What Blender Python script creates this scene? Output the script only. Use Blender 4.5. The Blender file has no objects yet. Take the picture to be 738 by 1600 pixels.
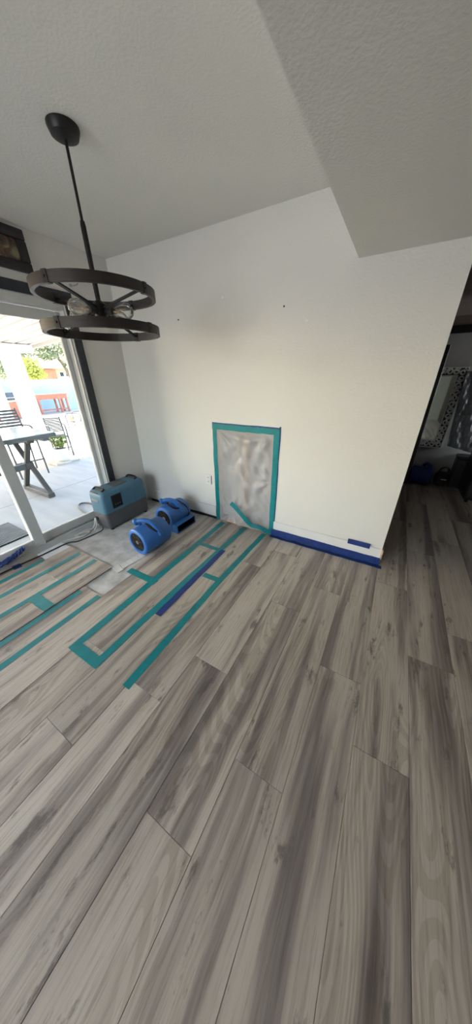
import bpy, bmesh, math, random
from mathutils import Vector, Matrix, Euler
random.seed(7)
PI = math.pi
scene = bpy.context.scene
COL = scene.collection

# ------------------------------------------------------------------ camera
F_PX, CX, CY = 404.0, 369.0, 800.0
RC = ((0.86656195, 0.49899555, -0.00859223),      # camera right  (world)
      (0.22735323, -0.41003372, -0.88327961),     # camera down
      (-0.4442757, 0.76346302, -0.46876787))      # camera forward
CAM = Vector((2.632, -2.176, 1.49))
cd = bpy.data.cameras.new('camera'); cam = bpy.data.objects.new('camera', cd); COL.objects.link(cam)
cd.sensor_fit = 'VERTICAL'; cd.sensor_height = 36.0; cd.lens = F_PX / 1600.0 * 36.0
cd.clip_start = 0.01; cd.clip_end = 300
r_, d_, f_ = (Vector(v) for v in RC)
m = Matrix((r_, -d_, -f_)).transposed().to_4x4(); m.translation = CAM
cam.matrix_world = m
scene.camera = cam

# ------------------------------------------------------------------ world, sun, exposure
scene.view_settings.view_transform = 'Standard'
scene.view_settings.look = 'None'
scene.view_settings.gamma = 1.0
scene.view_settings.use_curve_mapping = False
scene.view_settings.exposure = 1.65
SUN_EL, SUN_AZ = math.radians(36), Vector((-0.93, -0.36))
w = bpy.data.worlds.new('sky'); scene.world = w; w.use_nodes = True
nt = w.node_tree; nt.nodes.clear()
sky = nt.nodes.new('ShaderNodeTexSky'); sky.sky_type = 'NISHITA'; sky.sun_disc = False
sky.sun_elevation = SUN_EL; sky.air_density = 1.3; sky.dust_density = 2.5; sky.ozone_density = 1.0
sky.sun_rotation = math.atan2(SUN_AZ.x, SUN_AZ.y)
bg = nt.nodes.new('ShaderNodeBackground'); bg.inputs['Strength'].default_value = 0.55
wo = nt.nodes.new('ShaderNodeOutputWorld')
nt.links.new(sky.outputs[0], bg.inputs[0]); nt.links.new(bg.outputs[0], wo.inputs[0])
sl = bpy.data.lights.new('sun', 'SUN'); sl.energy = 11.0; sl.angle = 0.009; sl.color = (1.0, 0.95, 0.87)
so = bpy.data.objects.new('sun', sl); COL.objects.link(so)
sd = Vector((SUN_AZ.normalized().x * math.cos(SUN_EL), SUN_AZ.normalized().y * math.cos(SUN_EL), math.sin(SUN_EL)))
so.rotation_euler = sd.to_track_quat('Z', 'Y').to_euler(); so.location = (-20, -8, 15)
def area_light(name, loc, direction, sx, sy, watts, color):
    l = bpy.data.lights.new(name, 'AREA'); l.shape = 'RECTANGLE'; l.size = sx; l.size_y = sy
    l.energy = watts; l.color = color
    o = bpy.data.objects.new(name, l); COL.objects.link(o); o.location = loc
    o.rotation_euler = (-Vector(direction)).to_track_quat('Z', 'Y').to_euler()
    return o
# area lamps: fill added behind the viewer; daylight at the far room window
area_light('kitchen_fill', (1.0, -4.58, 1.45), (0.05, 1, -0.1), 1.85, 1.2, 14, (0.95, 0.97, 1.0))
area_light('far_room_window_daylight', (5.37, 2.28, 1.25), (-1, 0, -0.5), 0.4, 1.0, 10, (0.95, 0.97, 1.0))

# ------------------------------------------------------------------ pixel helpers
def ray(px, py):
    a, b = px - CX, py - CY
    return Vector([RC[0][i] * a + RC[1][i] * b + RC[2][i] * F_PX for i in range(3)])
def hit(px, py, axis, val):
    d = ray(px, py); t = (val - CAM[axis]) / d[axis]
    return CAM + d * t
def hz(px, py, z=0.0): return hit(px, py, 2, z)
def hx(px, py, x): return hit(px, py, 0, x)
def hy(px, py, y): return hit(px, py, 1, y)

# ------------------------------------------------------------------ materials
MATS = {}
def srgb(r, g, b):
    f = lambda c: ((c / 255) / 12.92) if c / 255 <= 0.04045 else (((c / 255) + 0.055) / 1.055) ** 2.4
    return (f(r), f(g), f(b), 1)
def new_mat(name):
    m = bpy.data.materials.new(name); m.use_nodes = True; MATS[name] = m
    nt = m.node_tree; b = nt.nodes['Principled BSDF']
    return m, nt, b
def N(nt, t, **kw):
    n = nt.nodes.new(t)
    for k, v in kw.items():
        if k.startswith('i_'): n.inputs[k[2:].replace('_', ' ')].default_value = v
        else: setattr(n, k, v)
    return n
def simple(name, col, rough=0.5, metal=0.0, var=0.06, vscale=8.0, bump=0.0, bscale=60.0, coord='Object', spec=0.5, aniso=None):
    m, nt, b = new_mat(name)
    b.inputs['Roughness'].default_value = rough; b.inputs['Metallic'].default_value = metal
    b.inputs['Specular IOR Level'].default_value = spec
    tc = N(nt, 'ShaderNodeTexCoord')
    src = tc.outputs[coord]
    if aniso:
        mp = N(nt, 'ShaderNodeMapping'); mp.inputs['Scale'].default_value = aniso
        nt.links.new(src, mp.inputs[0]); src = mp.outputs[0]
    no = N(nt, 'ShaderNodeTexNoise'); no.inputs['Scale'].default_value = vscale; no.inputs['Detail'].default_value = 5
    nt.links.new(src, no.inputs['Vector'])
    rp = N(nt, 'ShaderNodeValToRGB')
    c = Vector(col[:3])
    rp.color_ramp.elements[0].position = 0.3; rp.color_ramp.elements[1].position = 0.7
    rp.color_ramp.elements[0].color = (*(c * (1 - var)), 1); rp.color_ramp.elements[1].color = (*[min(1, x) for x in c * (1 + var)], 1)
    nt.links.new(no.outputs['Fac'], rp.inputs[0]); nt.links.new(rp.outputs[0], b.inputs['Base Color'])
    if bump:
        n2 = N(nt, 'ShaderNodeTexNoise'); n2.inputs['Scale'].default_value = bscale; n2.inputs['Detail'].default_value = 3
        nt.links.new(src, n2.inputs['Vector'])
        bp = N(nt, 'ShaderNodeBump'); bp.inputs['Strength'].default_value = bump; bp.inputs['Distance'].default_value = 0.01
        nt.links.new(n2.outputs['Fac'], bp.inputs['Height']); nt.links.new(bp.outputs[0], b.inputs['Normal'])
    return m

simple('wall_paint', (0.73, 0.72, 0.685), 0.75, var=0.015, vscale=2, bump=0.28, bscale=70, spec=0.25)
simple('ceiling_paint', (0.77, 0.76, 0.72), 0.85, var=0.015, vscale=3, bump=0.16, bscale=90, spec=0.2)
simple('base_white', (0.76, 0.75, 0.73), 0.45, var=0.02)
simple('raw_wood', (0.62, 0.46, 0.30), 0.7, var=0.2, vscale=6, aniso=(1, 8, 8))
simple('stud_wood', (0.66, 0.44, 0.30), 0.8, var=0.2, vscale=6, aniso=(10, 10, 1))
simple('vinyl_white', (0.62, 0.63, 0.62), 0.4, var=0.03)
simple('casing_dark', (0.018, 0.023, 0.035), 0.45, var=0.25, vscale=10)
simple('black_metal', (0.012, 0.011, 0.011), 0.42, metal=0.3, var=0.2)
simple('black_rubber', (0.012, 0.012, 0.013), 0.6, var=0.2)
simple('white_rubber', (0.62, 0.60, 0.56), 0.5, var=0.08)
simple('dark_wood', (0.017, 0.010, 0.008), 0.5, var=0.45, vscale=6, aniso=(3, 3, 25), bump=0.15, bscale=30)
simple('frame_wood', (0.016, 0.014, 0.016), 0.4, var=0.4, vscale=8)
simple('dehu_blue', (0.07, 0.18, 0.265), 0.48, var=0.06, bump=0.08, bscale=250)
simple('dehu_grey', (0.10, 0.10, 0.105), 0.55, var=0.08, bump=0.08, bscale=250)
simple('dehu_dark', (0.012, 0.014, 0.016), 0.4, var=0.15)
simple('fan_blue', (0.03, 0.15, 0.46), 0.42, var=0.08, bump=0.06, bscale=200)
simple('fan_navy', (0.010, 0.035, 0.20), 0.45, var=0.1)
simple('steel', (0.45, 0.45, 0.44), 0.35, metal=1.0, var=0.1)
simple('brass_dark', (0.10, 0.07, 0.04), 0.4, metal=0.9, var=0.2)
simple('paper_white', (0.78, 0.79, 0.80), 0.7, var=0.05, vscale=12)
simple('concrete', (0.49, 0.485, 0.475), 0.85, var=0.26, vscale=9, bump=0.25, bscale=55)
simple('tape_teal', (0.003, 0.21, 0.23), 0.30, var=0.12, vscale=14, bump=0.12, bscale=40)
simple('tape_blue', (0.012, 0.038, 0.18), 0.5, var=0.2, vscale=18, bump=0.2, bscale=60)
simple('patio_concrete', (0.36, 0.36, 0.365), 0.8, var=0.08, vscale=1.5, aniso=(1, 6, 1), bump=0.1, bscale=40)
simple('gravel', (0.44, 0.40, 0.35), 0.95, var=0.25, vscale=25, bump=0.8, bscale=60)
simple('dirt', (0.42, 0.33, 0.26), 0.95, var=0.18, vscale=2.0, bump=0.4, bscale=30)
simple('stone', (0.45, 0.40, 0.34), 0.9, var=0.25, vscale=9)
simple('block_wall', (0.36, 0.48, 0.58), 0.9, var=0.05, vscale=3, bump=0.2, bscale=30)
simple('post_white', (0.82, 0.82, 0.81), 0.55, var=0.02)
simple('cover_white', (0.50, 0.46, 0.43), 0.55, var=0.04, vscale=4)
simple('table_grey', (0.06, 0.075, 0.085), 0.4, var=0.2, vscale=6)
simple('table_leg', (0.055, 0.052, 0.05), 0.6, var=0.25, vscale=7)
simple('table_top', (0.16, 0.21, 0.26), 0.22, var=0.1, vscale=5)
simple('chair_grey', (0.075, 0.08, 0.085), 0.5, var=0.12)
simple('bench_red', (0.36, 0.12, 0.07), 0.65, var=0.2, vscale=7)
simple('grill_dark', (0.05, 0.05, 0.055), 0.5, var=0.2)
simple('cup_teal', (0.12, 0.45, 0.45), 0.4, var=0.1)
simple('clay', (0.52, 0.22, 0.11), 0.8, var=0.15)
simple('pot_white', (0.80, 0.81, 0.82), 0.4, var=0.03)
simple('soil', (0.05, 0.035, 0.025), 0.95, var=0.3, vscale=20)
simple('leaf_lime', (0.26, 0.33, 0.08), 0.6, var=0.3, vscale=3)
simple('leaf_olive', (0.20, 0.22, 0.11), 0.7, var=0.35, vscale=2)
simple('leaf_yellow', (0.42, 0.40, 0.07), 0.65, var=0.25, vscale=2)
simple('bark', (0.13, 0.10, 0.075), 0.9, var=0.3, vscale=10, bump=0.5, bscale=25)
simple('stucco_tan', (0.62, 0.42, 0.27), 0.9, var=0.08)
simple('roof_tile', (0.50, 0.17, 0.09), 0.8, var=0.2, vscale=8)
simple('glass_dark', (0.02, 0.025, 0.03), 0.1, var=0.1)
simple('carved_white', (0.72, 0.74, 0.72), 0.5, var=0.1, vscale=20)
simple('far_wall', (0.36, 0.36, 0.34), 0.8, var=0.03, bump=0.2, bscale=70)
simple('far_ceiling', (0.20, 0.155, 0.13), 0.85, var=0.05)
simple('blocker_dark', (0.07, 0.055, 0.045), 0.6, var=0.2, vscale=6, aniso=(3, 3, 0.5))  # dark colour of the added blocking wall, soaks up bounce light
simple('black_leather', (0.006, 0.007, 0.008), 0.45, var=0.3)
simple('black_cloth', (0.010, 0.010, 0.011), 0.85, var=0.3, bump=0.3, bscale=30)
simple('offcut_back', (0.62, 0.61, 0.585), 0.7, var=0.12, vscale=12)
simple('mat_grey', (0.17, 0.18, 0.19), 0.8, var=0.2)

def mat_mirror():
    m, nt, b = new_mat('mirror_glass'); b.inputs['Metallic'].default_value = 1.0; b.inputs['Roughness'].default_value = 0.03
    b.inputs['Base Color'].default_value = (0.62, 0.70, 0.68, 1)
mat_mirror()
def thin_glass(name, tint, gloss, haze=0.0):
    m, nt, b = new_mat(name); nt.nodes.remove(b)
    out = nt.nodes['Material Output']
    tr = N(nt, 'ShaderNodeBsdfTransparent'); tr.inputs[0].default_value = (*tint, 1)
    gl = N(nt, 'ShaderNodeBsdfGlossy'); gl.inputs['Roughness'].default_value = 0.02
    fr = N(nt, 'ShaderNodeFresnel'); fr.inputs['IOR'].default_value = gloss
    mx = N(nt, 'ShaderNodeMixShader')
    nt.links.new(fr.outputs[0], mx.inputs[0]); nt.links.new(tr.outputs[0], mx.inputs[1]); nt.links.new(gl.outputs[0], mx.inputs[2])
    if haze:
        tl = N(nt, 'ShaderNodeBsdfTranslucent'); tl.inputs[0].default_value = (0.95, 0.95, 0.95, 1); m3 = N(nt, 'ShaderNodeMixShader'); m3.inputs[0].default_value = haze
        nt.links.new(mx.outputs[0], m3.inputs[1]); nt.links.new(tl.outputs[0], m3.inputs[2]); mx = m3
    nt.links.new(mx.outputs[0], out.inputs[0])
thin_glass('pane_glass', (0.95, 0.97, 0.97), 1.25)
thin_glass('bulb_glass', (0.97, 0.97, 0.96), 1.35, 0.10)
def mat_film(name, col, tfac, rough):
    m, nt, b = new_mat(name)
    b.inputs['Base Color'].default_value = col; b.inputs['Roughness'].default_value = rough
    b.inputs['Specular IOR Level'].default_value = 0.6
    out = nt.nodes['Material Output']
    tr = N(nt, 'ShaderNodeBsdfTransparent'); tl = N(nt, 'ShaderNodeBsdfTranslucent'); tl.inputs[0].default_value = col
    m1 = N(nt, 'ShaderNodeMixShader'); m1.inputs[0].default_value = 0.35
    m2 = N(nt, 'ShaderNodeMixShader'); m2.inputs[0].default_value = tfac
    nt.links.new(b.outputs[0], m1.inputs[1]); nt.links.new(tl.outputs[0], m1.inputs[2])
    nt.links.new(m1.outputs[0], m2.inputs[1]); nt.links.new(tr.outputs[0], m2.inputs[2])
    nt.links.new(m2.outputs[0], out.inputs[0])
mat_film('plastic_film', (0.62, 0.62, 0.64, 1), 0.34, 0.16)
mat_film('wrap_film', (0.30, 0.32, 0.34, 1), 0.6, 0.25)

def mat_plank():
    m, nt, b = new_mat('plank_wood'); L = nt.links
    tc = N(nt, 'ShaderNodeTexCoord'); oi = N(nt, 'ShaderNodeObjectInfo')
    mul = N(nt, 'ShaderNodeVectorMath', operation='MULTIPLY'); mul.inputs[1].default_value = (31.7, 57.3, 13.1)
    cmb = N(nt, 'ShaderNodeCombineXYZ')
    for i in range(3): L.new(oi.outputs['Random'], cmb.inputs[i])
    L.new(cmb.outputs[0], mul.inputs[0])
    add = N(nt, 'ShaderNodeVectorMath', operation='ADD'); L.new(tc.outputs['Object'], add.inputs[0]); L.new(mul.outputs[0], add.inputs[1])
    # slow wobble so that the figure is not ruler straight
    wb = N(nt, 'ShaderNodeTexNoise'); wb.inputs['Scale'].default_value = 2.2; wb.inputs['Detail'].default_value = 2
    L.new(add.outputs[0], wb.inputs['Vector'])
    wsub = N(nt, 'ShaderNodeVectorMath', operation='SUBTRACT'); wsub.inputs[1].default_value = (0.5, 0.5, 0.5); L.new(wb.outputs['Color'], wsub.inputs[0])
    wsc = N(nt, 'ShaderNodeVectorMath', operation='MULTIPLY'); wsc.inputs[1].default_value = (0.03, 0.05, 0); L.new(wsub.outputs[0], wsc.inputs[0])
    v = N(nt, 'ShaderNodeVectorMath', operation='ADD'); L.new(add.outputs[0], v.inputs[0]); L.new(wsc.outputs[0], v.inputs[1])
    def mapped(s, scale, detail, rough=0.55, src=None):
        mp = N(nt, 'ShaderNodeMapping'); mp.inputs['Scale'].default_value = s; L.new((src or v).outputs[0], mp.inputs[0])
        n = N(nt, 'ShaderNodeTexNoise'); n.inputs['Scale'].default_value = scale; n.inputs['Detail'].default_value = detail; n.inputs['Roughness'].default_value = rough
        L.new(mp.outputs[0], n.inputs['Vector']); return n
    def ramp(n, pts, out='Fac'):
        r = N(nt, 'ShaderNodeValToRGB'); e = r.color_ramp.elements
        while len(e) < len(pts): e.new(0.5)
        for i, (p, c) in enumerate(pts): e[i].position = p; e[i].color = c
        L.new(n.outputs[out], r.inputs[0]); return r
    def mixc(mode, fac, a, bb):
        x = N(nt, 'ShaderNodeMix', data_type='RGBA', blend_type=mode); x.clamp_result = True
        if isinstance(fac, float): x.inputs[0].default_value = fac
        else: L.new(fac, x.inputs[0])
        L.new(a, x.inputs[6]); L.new(bb, x.inputs[7]); return x
    broad = mapped((1, 0.05, 1), 9.0, 4)
    c1 = ramp(broad, [(0.37, (0.20, 0.170, 0.152, 1)), (0.44, (0.32, 0.274, 0.24, 1)), (0.50, (0.48, 0.42, 0.357, 1)), (0.66, (0.56, 0.50, 0.425, 1))])
    grain = mapped((1, 0.035, 1), 120, 6, 0.75)
    c2 = ramp(grain, [(0.34, (0.60, 0.57, 0.54, 1)), (0.52, (1, 1, 1, 1))])
    a = mixc('MULTIPLY', 0.75, c1.outputs[0], c2.outputs[0])
    # cathedral figure: distorted bands in the pale parts
    mp = N(nt, 'ShaderNodeMapping'); mp.inputs['Scale'].default_value = (1, 0.13, 1); L.new(v.outputs[0], mp.inputs[0])
    wv = N(nt, 'ShaderNodeTexNoise'); wv.inputs['Scale'].default_value = 9; wv.inputs['Detail'].default_value = 0; L.new(mp.outputs[0], wv.inputs['Vector'])
    ml = N(nt, 'ShaderNodeMath', operation='MULTIPLY'); ml.inputs[1].default_value = 95; L.new(wv.outputs['Fac'], ml.inputs[0])
    sn = N(nt, 'ShaderNodeMath', operation='SINE'); L.new(ml.outputs[0], sn.inputs[0])
    c3 = ramp(sn, [(0.0, (0.84, 0.82, 0.79, 1)), (0.30, (1, 1, 1, 1))], 'Value')
    patch = mapped((1, 0.2, 1), 3.5, 2); pf = ramp(patch, [(0.52, (0, 0, 0, 1)), (0.60, (1, 1, 1, 1))])
    a = mixc('MULTIPLY', pf.outputs[0], a.outputs[2], c3.outputs[0])
    # dark flecks and knots
    kn = mapped((1, 0.27, 1), 14, 7, 0.70)
    kf = ramp(kn, [(0.59, (0, 0, 0, 1)), (0.66, (0.78, 0.78, 0.78, 1))])
    dk = N(nt, 'ShaderNodeRGB'); dk.outputs[0].default_value = (0.115, 0.098, 0.085, 1)
    a = mixc('MIX', kf.outputs[0], a.outputs[2], dk.outputs[0])
    # per plank tone
    tone = N(nt, 'ShaderNodeMapRange'); tone.inputs['To Min'].default_value = 0.88; tone.inputs['To Max'].default_value = 1.08
    L.new(oi.outputs['Random'], tone.inputs[0])
    hs = N(nt, 'ShaderNodeHueSaturation'); L.new(tone.outputs[0], hs.inputs['Value']); L.new(a.outputs[2], hs.inputs['Color'])
    L.new(hs.outputs[0], b.inputs['Base Color'])
    b.inputs['Roughness'].default_value = 0.30; b.inputs['Specular IOR Level'].default_value = 0.6
    bp = N(nt, 'ShaderNodeBump'); bp.inputs['Strength'].default_value = 0.12; bp.inputs['Distance'].default_value = 0.004
    L.new(grain.outputs['Fac'], bp.inputs['Height']); L.new(bp.outputs[0], b.inputs['Normal'])
mat_plank()
def mat_picture():
    m, nt, b = new_mat('painted_canvas'); L = nt.links
    tc = N(nt, 'ShaderNodeTexCoord')
    n = N(nt, 'ShaderNodeTexNoise'); n.inputs['Scale'].default_value = 14; n.inputs['Detail'].default_value = 4; n.inputs['Distortion'].default_value = 0.8
    L.new(tc.outputs['Object'], n.inputs['Vector'])
    r = N(nt, 'ShaderNodeValToRGB'); e = r.color_ramp.elements
    for p, c in ((0.42, (0.03, 0.035, 0.03, 1)), (0.5, (0.13, 0.055, 0.04, 1)), (0.58, (0.10, 0.10, 0.05, 1))): x = e.new(p); x.color = c
    e[0].color = (0.012, 0.016, 0.017, 1); e[0].position = 0.33; e[-1].color = (0.26, 0.24, 0.14, 1); e[-1].position = 0.66
    L.new(n.outputs['Fac'], r.inputs[0]); L.new(r.outputs[0], b.inputs['Base Color']); b.inputs['Roughness'].default_value = 0.5
mat_picture()
def mat_filament():
    m, nt, b = new_mat('filament'); b.inputs['Base Color'].default_value = (0.35, 0.22, 0.12, 1); b.inputs['Metallic'].default_value = 0.8; b.inputs['Roughness'].default_value = 0.4
mat_filament()

# ------------------------------------------------------------------ mesh builder
class MB:
    def __init__(s, off=(0, 0, 0)): s.bm = bmesh.new(); s.off = Vector(off)
    def v(s, p): return s.bm.verts.new(Vector(p) - s.off)
    def face(s, pts):
        try: return s.bm.faces.new([s.v(p) for p in pts])
        except ValueError: return None
    def hexa(s, b, t):      # b, t: four points each (ccw seen from above)
        vb = [s.v(p) for p in b]; vt = [s.v(p) for p in t]
        s.bm.faces.new(vb[::-1]); s.bm.faces.new(vt)
        for i in range(4): s.bm.faces.new((vb[i], vb[(i + 1) % 4], vt[(i + 1) % 4], vt[i]))
        return s
    def box(s, x0, x1, y0, y1, z0, z1):
        return s.hexa([(x0, y0, z0), (x1, y0, z0), (x1, y1, z0), (x0, y1, z0)], [(x0, y0, z1), (x1, y0, z1), (x1, y1, z1), (x0, y1, z1)])
    def prism(s, poly, axis, a, b):     # 2d polygon extruded along an axis
        def P(u, w, t): return {'x': (t, u, w), 'y': (u, t, w), 'z': (u, w, t)}[axis]
        va = [s.v(P(u, w, a)) for u, w in poly]; vb = [s.v(P(u, w, b)) for u, w in poly]; n = len(poly)
        s.bm.faces.new(va); s.bm.faces.new(vb[::-1])
        for i in range(n): s.bm.faces.new((va[i], vb[i], vb[(i + 1) % n], va[(i + 1) % n]))
        return s
    def loft(s, rings, closed=True, cap=True):
        vs = [[s.v(p) for p in r] for r in rings]; n = len(vs[0])
        for a, b in zip(vs[:-1], vs[1:]):
            for i in range(n if closed else n - 1): s.bm.faces.new((a[i], a[(i + 1) % n], b[(i + 1) % n], b[i]))
        if cap and closed: s.bm.faces.new(vs[0][::-1]); s.bm.faces.new(vs[-1])
        return s
    def lathe(s, prof, c=(0, 0, 0), axis='z', seg=24, cap=True):      # prof: (radius, height)
        rings = []
        c = Vector(c)
        for r, h in prof:
            ring = []
            for i in range(seg):
                a = 2 * PI * i / seg; u, w_ = r * math.cos(a), r * math.sin(a)
                ring.append(c + {'z': Vector((u, w_, h)), 'y': Vector((u, h, -w_)), 'x': Vector((h, u, w_))}[axis])
            rings.append(ring)
        return s.loft(rings, True, cap)
    def ringband(s, r0, r1, z0, z1, c=(0, 0, 0), seg=64, a0=0, a1=2 * PI):
        full = abs(a1 - a0 - 2 * PI) < 1e-6; n = seg if full else seg + 1
        rings = []
        for i in range(n):
            a = a0 + (a1 - a0) * i / seg; ca, sa = math.cos(a), math.sin(a)
            rings.append([(c[0] + r * ca, c[1] + r * sa, c[2] + z) for r, z in ((r0, z0), (r1, z0), (r1, z1), (r0, z1))])
        if full: rings.append(rings[0]); return s.loft(rings, True, False).weld()
        return s.loft(rings, True, True)
    def weld(s, d=1e-5): bmesh.ops.remove_doubles(s.bm, verts=s.bm.verts, dist=d); return s
    def tube(s, pts, r, seg=8, cap=True):
        pts = [Vector(p) for p in pts]; n = len(pts); rings = []
        rr = r if isinstance(r, (list, tuple)) else [r] * n
        prev = None
        for i, p in enumerate(pts):
            t = (pts[min(i + 1, n - 1)] - pts[max(i - 1, 0)]).normalized()
            if prev is None:
                u = t.orthogonal().normalized()
            else:
                u = (prev - t * prev.dot(t)); u = u.normalized() if u.length > 1e-6 else t.orthogonal().normalized()
            prev = u; w_ = t.cross(u)
            rings.append([p + (u * math.cos(2 * PI * k / seg) + w_ * math.sin(2 * PI * k / seg)) * rr[i] for k in range(seg)])
        return s.loft(rings, True, cap)
    def bar(s, p, q, w_, h, up=(0, 0, 1)):     # rectangular bar from p to q
        p, q = Vector(p), Vector(q); t = (q - p).normalized(); up = Vector(up)
        sd_ = t.cross(up); sd_ = sd_.normalized() if sd_.length > 1e-5 else t.orthogonal().normalized(); u = sd_.cross(t).normalized()
        R = lambda c: [c - sd_ * w_ / 2 - u * h / 2, c + sd_ * w_ / 2 - u * h / 2, c + sd_ * w_ / 2 + u * h / 2, c - sd_ * w_ / 2 + u * h / 2]
        return s.loft([R(p), R(q)])
    def grid(s, fn, nu, nv):
        vs = [[s.v(fn(i / nu, j / nv)) for j in range(nv + 1)] for i in range(nu + 1)]
        for i in range(nu):
            for j in range(nv): s.bm.faces.new((vs[i][j], vs[i + 1][j], vs[i + 1][j + 1], vs[i][j + 1]))
        return s
    def bevel(s, w_, seg=2, angle=0.5):
        bmesh.ops.recalc_face_normals(s.bm, faces=s.bm.faces)
        es = [e for e in s.bm.edges if len(e.link_faces) == 2 and e.calc_face_angle(0) > angle]
        bmesh.ops.bevel(s.bm, geom=es, offset=w_, segments=seg, profile=0.5, affect='EDGES', clamp_overlap=True)
        return s
    def mesh(s, name, smooth=False, sharp=0.6):
        bmesh.ops.recalc_face_normals(s.bm, faces=s.bm.faces)
        me = bpy.data.meshes.new(name)
        if smooth:
            for f in s.bm.faces: f.smooth = True
            for e in s.bm.edges:
                if len(e.link_faces) == 2 and e.calc_face_angle(0) > sharp: e.smooth = False
        s.bm.to_mesh(me); s.bm.free(); return me
    def build(s, name, mat, parent=None, smooth=False, sharp=0.6):
        me = s.mesh(name, smooth, sharp); me.materials.append(MATS[mat])
        o = bpy.data.objects.new(name, me); COL.objects.link(o)
        if parent is not None: o.parent = parent
        else: o.location = s.off
        return o
def spline(pts, n=8):
    P = [Vector(p) for p in pts]; out = []
    for i in range(len(P) - 1):
        a, b, c, d = P[max(i - 1, 0)], P[i], P[i + 1], P[min(i + 2, len(P) - 1)]
        for k in range(n):
            t = k / n
            out.append(0.5 * ((2 * b) + (c - a) * t + (2 * a - 5 * b + 4 * c - d) * t * t + (-a + 3 * b - 3 * c + d) * t ** 3))
    out.append(P[-1]); return out
def tag(o, label=None, cat=None, group=None, kind=None):
    if label: o['label'] = label
    if cat: o['category'] = cat
    if group: o['group'] = group
    if kind: o['kind'] = kind
    return o
def thing(name, loc=(0, 0, 0), label=None, cat=None, group=None, kind=None, rz=0.0):
    o = bpy.data.objects.new(name, None); COL.objects.link(o); o.location = loc; o.rotation_euler.z = rz
    o.empty_display_size = 0.1
    return tag(o, label, cat, group, kind)
def copy_tree(o, parent=None):
    c = o.copy(); COL.objects.link(c)
    if parent is not None: c.parent = parent
    for ch in list(o.children): copy_tree(ch, c)
    return c

CEIL, LOW = 2.442, 2.102          # dining ceiling, lowered kitchen ceiling
SOF_X = 2.236                     # edge of the lowered ceiling
END_X = 2.806                     # free end of the main wall
XR, YF, YB = 5.4, -4.6, 2.62      # right wall, wall behind camera, far wall
SLAB = -0.009                     # concrete level (planks are 9 mm)
DOOR0, DOOR1, DOORH = -2.33, -0.51, 2.045

# ================================================================== STRUCTURE
fl = MB((0, 0, 0)).box(-0.14, XR + 0.1, YF - 0.1, YB + 0.1, -0.16, SLAB).build('floor', 'concrete'); tag(fl, 'bare grey concrete slab with vinyl planks laid on it', 'floor', kind='structure')
# left wall with the sliding door opening
m = MB(); m.box(-0.14, 0, DOOR1, 0.12, SLAB, CEIL + 0.1); m.box(-0.14, 0, YF, DOOR0, SLAB, CEIL + 0.1); m.box(-0.14, 0, DOOR0, DOOR1, DOORH, CEIL + 0.1)
tag(m.build('wall_left', 'wall_paint'), 'off-white wall around the sliding glass door', 'wall', kind='structure')
# main wall with the cut-out hole
HX0, HX1, HZ = 1.135, 1.785, 1.045
m = MB(); m.box(0, HX0, 0, 0.013, 0.028, CEIL + 0.1); m.box(HX1, END_X, 0, 0.013, 0.028, CEIL + 0.1); m.box(HX0, HX1, 0, 0.013, HZ, CEIL + 0.1)
m.box(0, END_X, 0.102, 0.115, SLAB, CEIL + 0.1); m.box(END_X - 0.012, END_X, 0.013, 0.102, SLAB, CEIL + 0.1)
wm = m.build('wall_back', 'wall_paint'); tag(wm, 'off-white textured main wall with a cut-out covered by plastic', 'wall', kind='structure')
for x in (HX0 - 0.045, 1.445, HX1 + 0.005, 0.35, 0.72, 2.3):
    MB().box(x, x + 0.038, 0.014, 0.101, SLAB + 0.038, CEIL).build('stud', 'stud_wood', wm)
MB().box(0.02, END_X - 0.02, 0.014, 0.101, SLAB, SLAB + 0.037).build('bottom_plate', 'stud_wood', wm)
# other walls
m = MB(); m.box(-0.14, 0.05, YF - 0.12, YF, SLAB, CEIL + 0.1); m.box(1.95, XR, YF - 0.12, YF, SLAB, CEIL + 0.1); m.box(0.05, 1.95, YF - 0.12, YF, SLAB, 0.85); m.box(0.05, 1.95, YF - 0.12, YF, 2.08, CEIL + 0.1)
tag(m.build('wall_front', 'wall_paint'), 'off-white kitchen wall behind the viewer with an added window opening', 'wall', kind='structure')
m = MB(); m.box(XR, XR + 0.12, YF, 2.03, SLAB, CEIL); m.box(XR, XR + 0.12, 2.53, YB, SLAB, CEIL); m.box(XR, XR + 0.12, 2.03, 2.53, SLAB, 0.65); m.box(XR, XR + 0.12, 2.03, 2.53, 1.85, CEIL)
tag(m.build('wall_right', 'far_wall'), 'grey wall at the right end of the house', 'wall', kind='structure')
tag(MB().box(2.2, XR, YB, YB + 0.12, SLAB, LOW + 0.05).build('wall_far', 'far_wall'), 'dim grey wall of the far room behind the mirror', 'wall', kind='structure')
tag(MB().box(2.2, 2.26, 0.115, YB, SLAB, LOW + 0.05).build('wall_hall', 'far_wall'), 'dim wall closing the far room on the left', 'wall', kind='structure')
tag(MB().box(4.02, XR, 1.70, 1.82, SLAB, LOW).box(4.02, 4.14, YF, 1.6995, SLAB, LOW).build('wall_light_blocker', 'blocker_dark'), 'unseen dark wall added to block light and darken the hall', 'wall', kind='structure')  # unseen wall added to cut the far window's light and dim the hall
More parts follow.
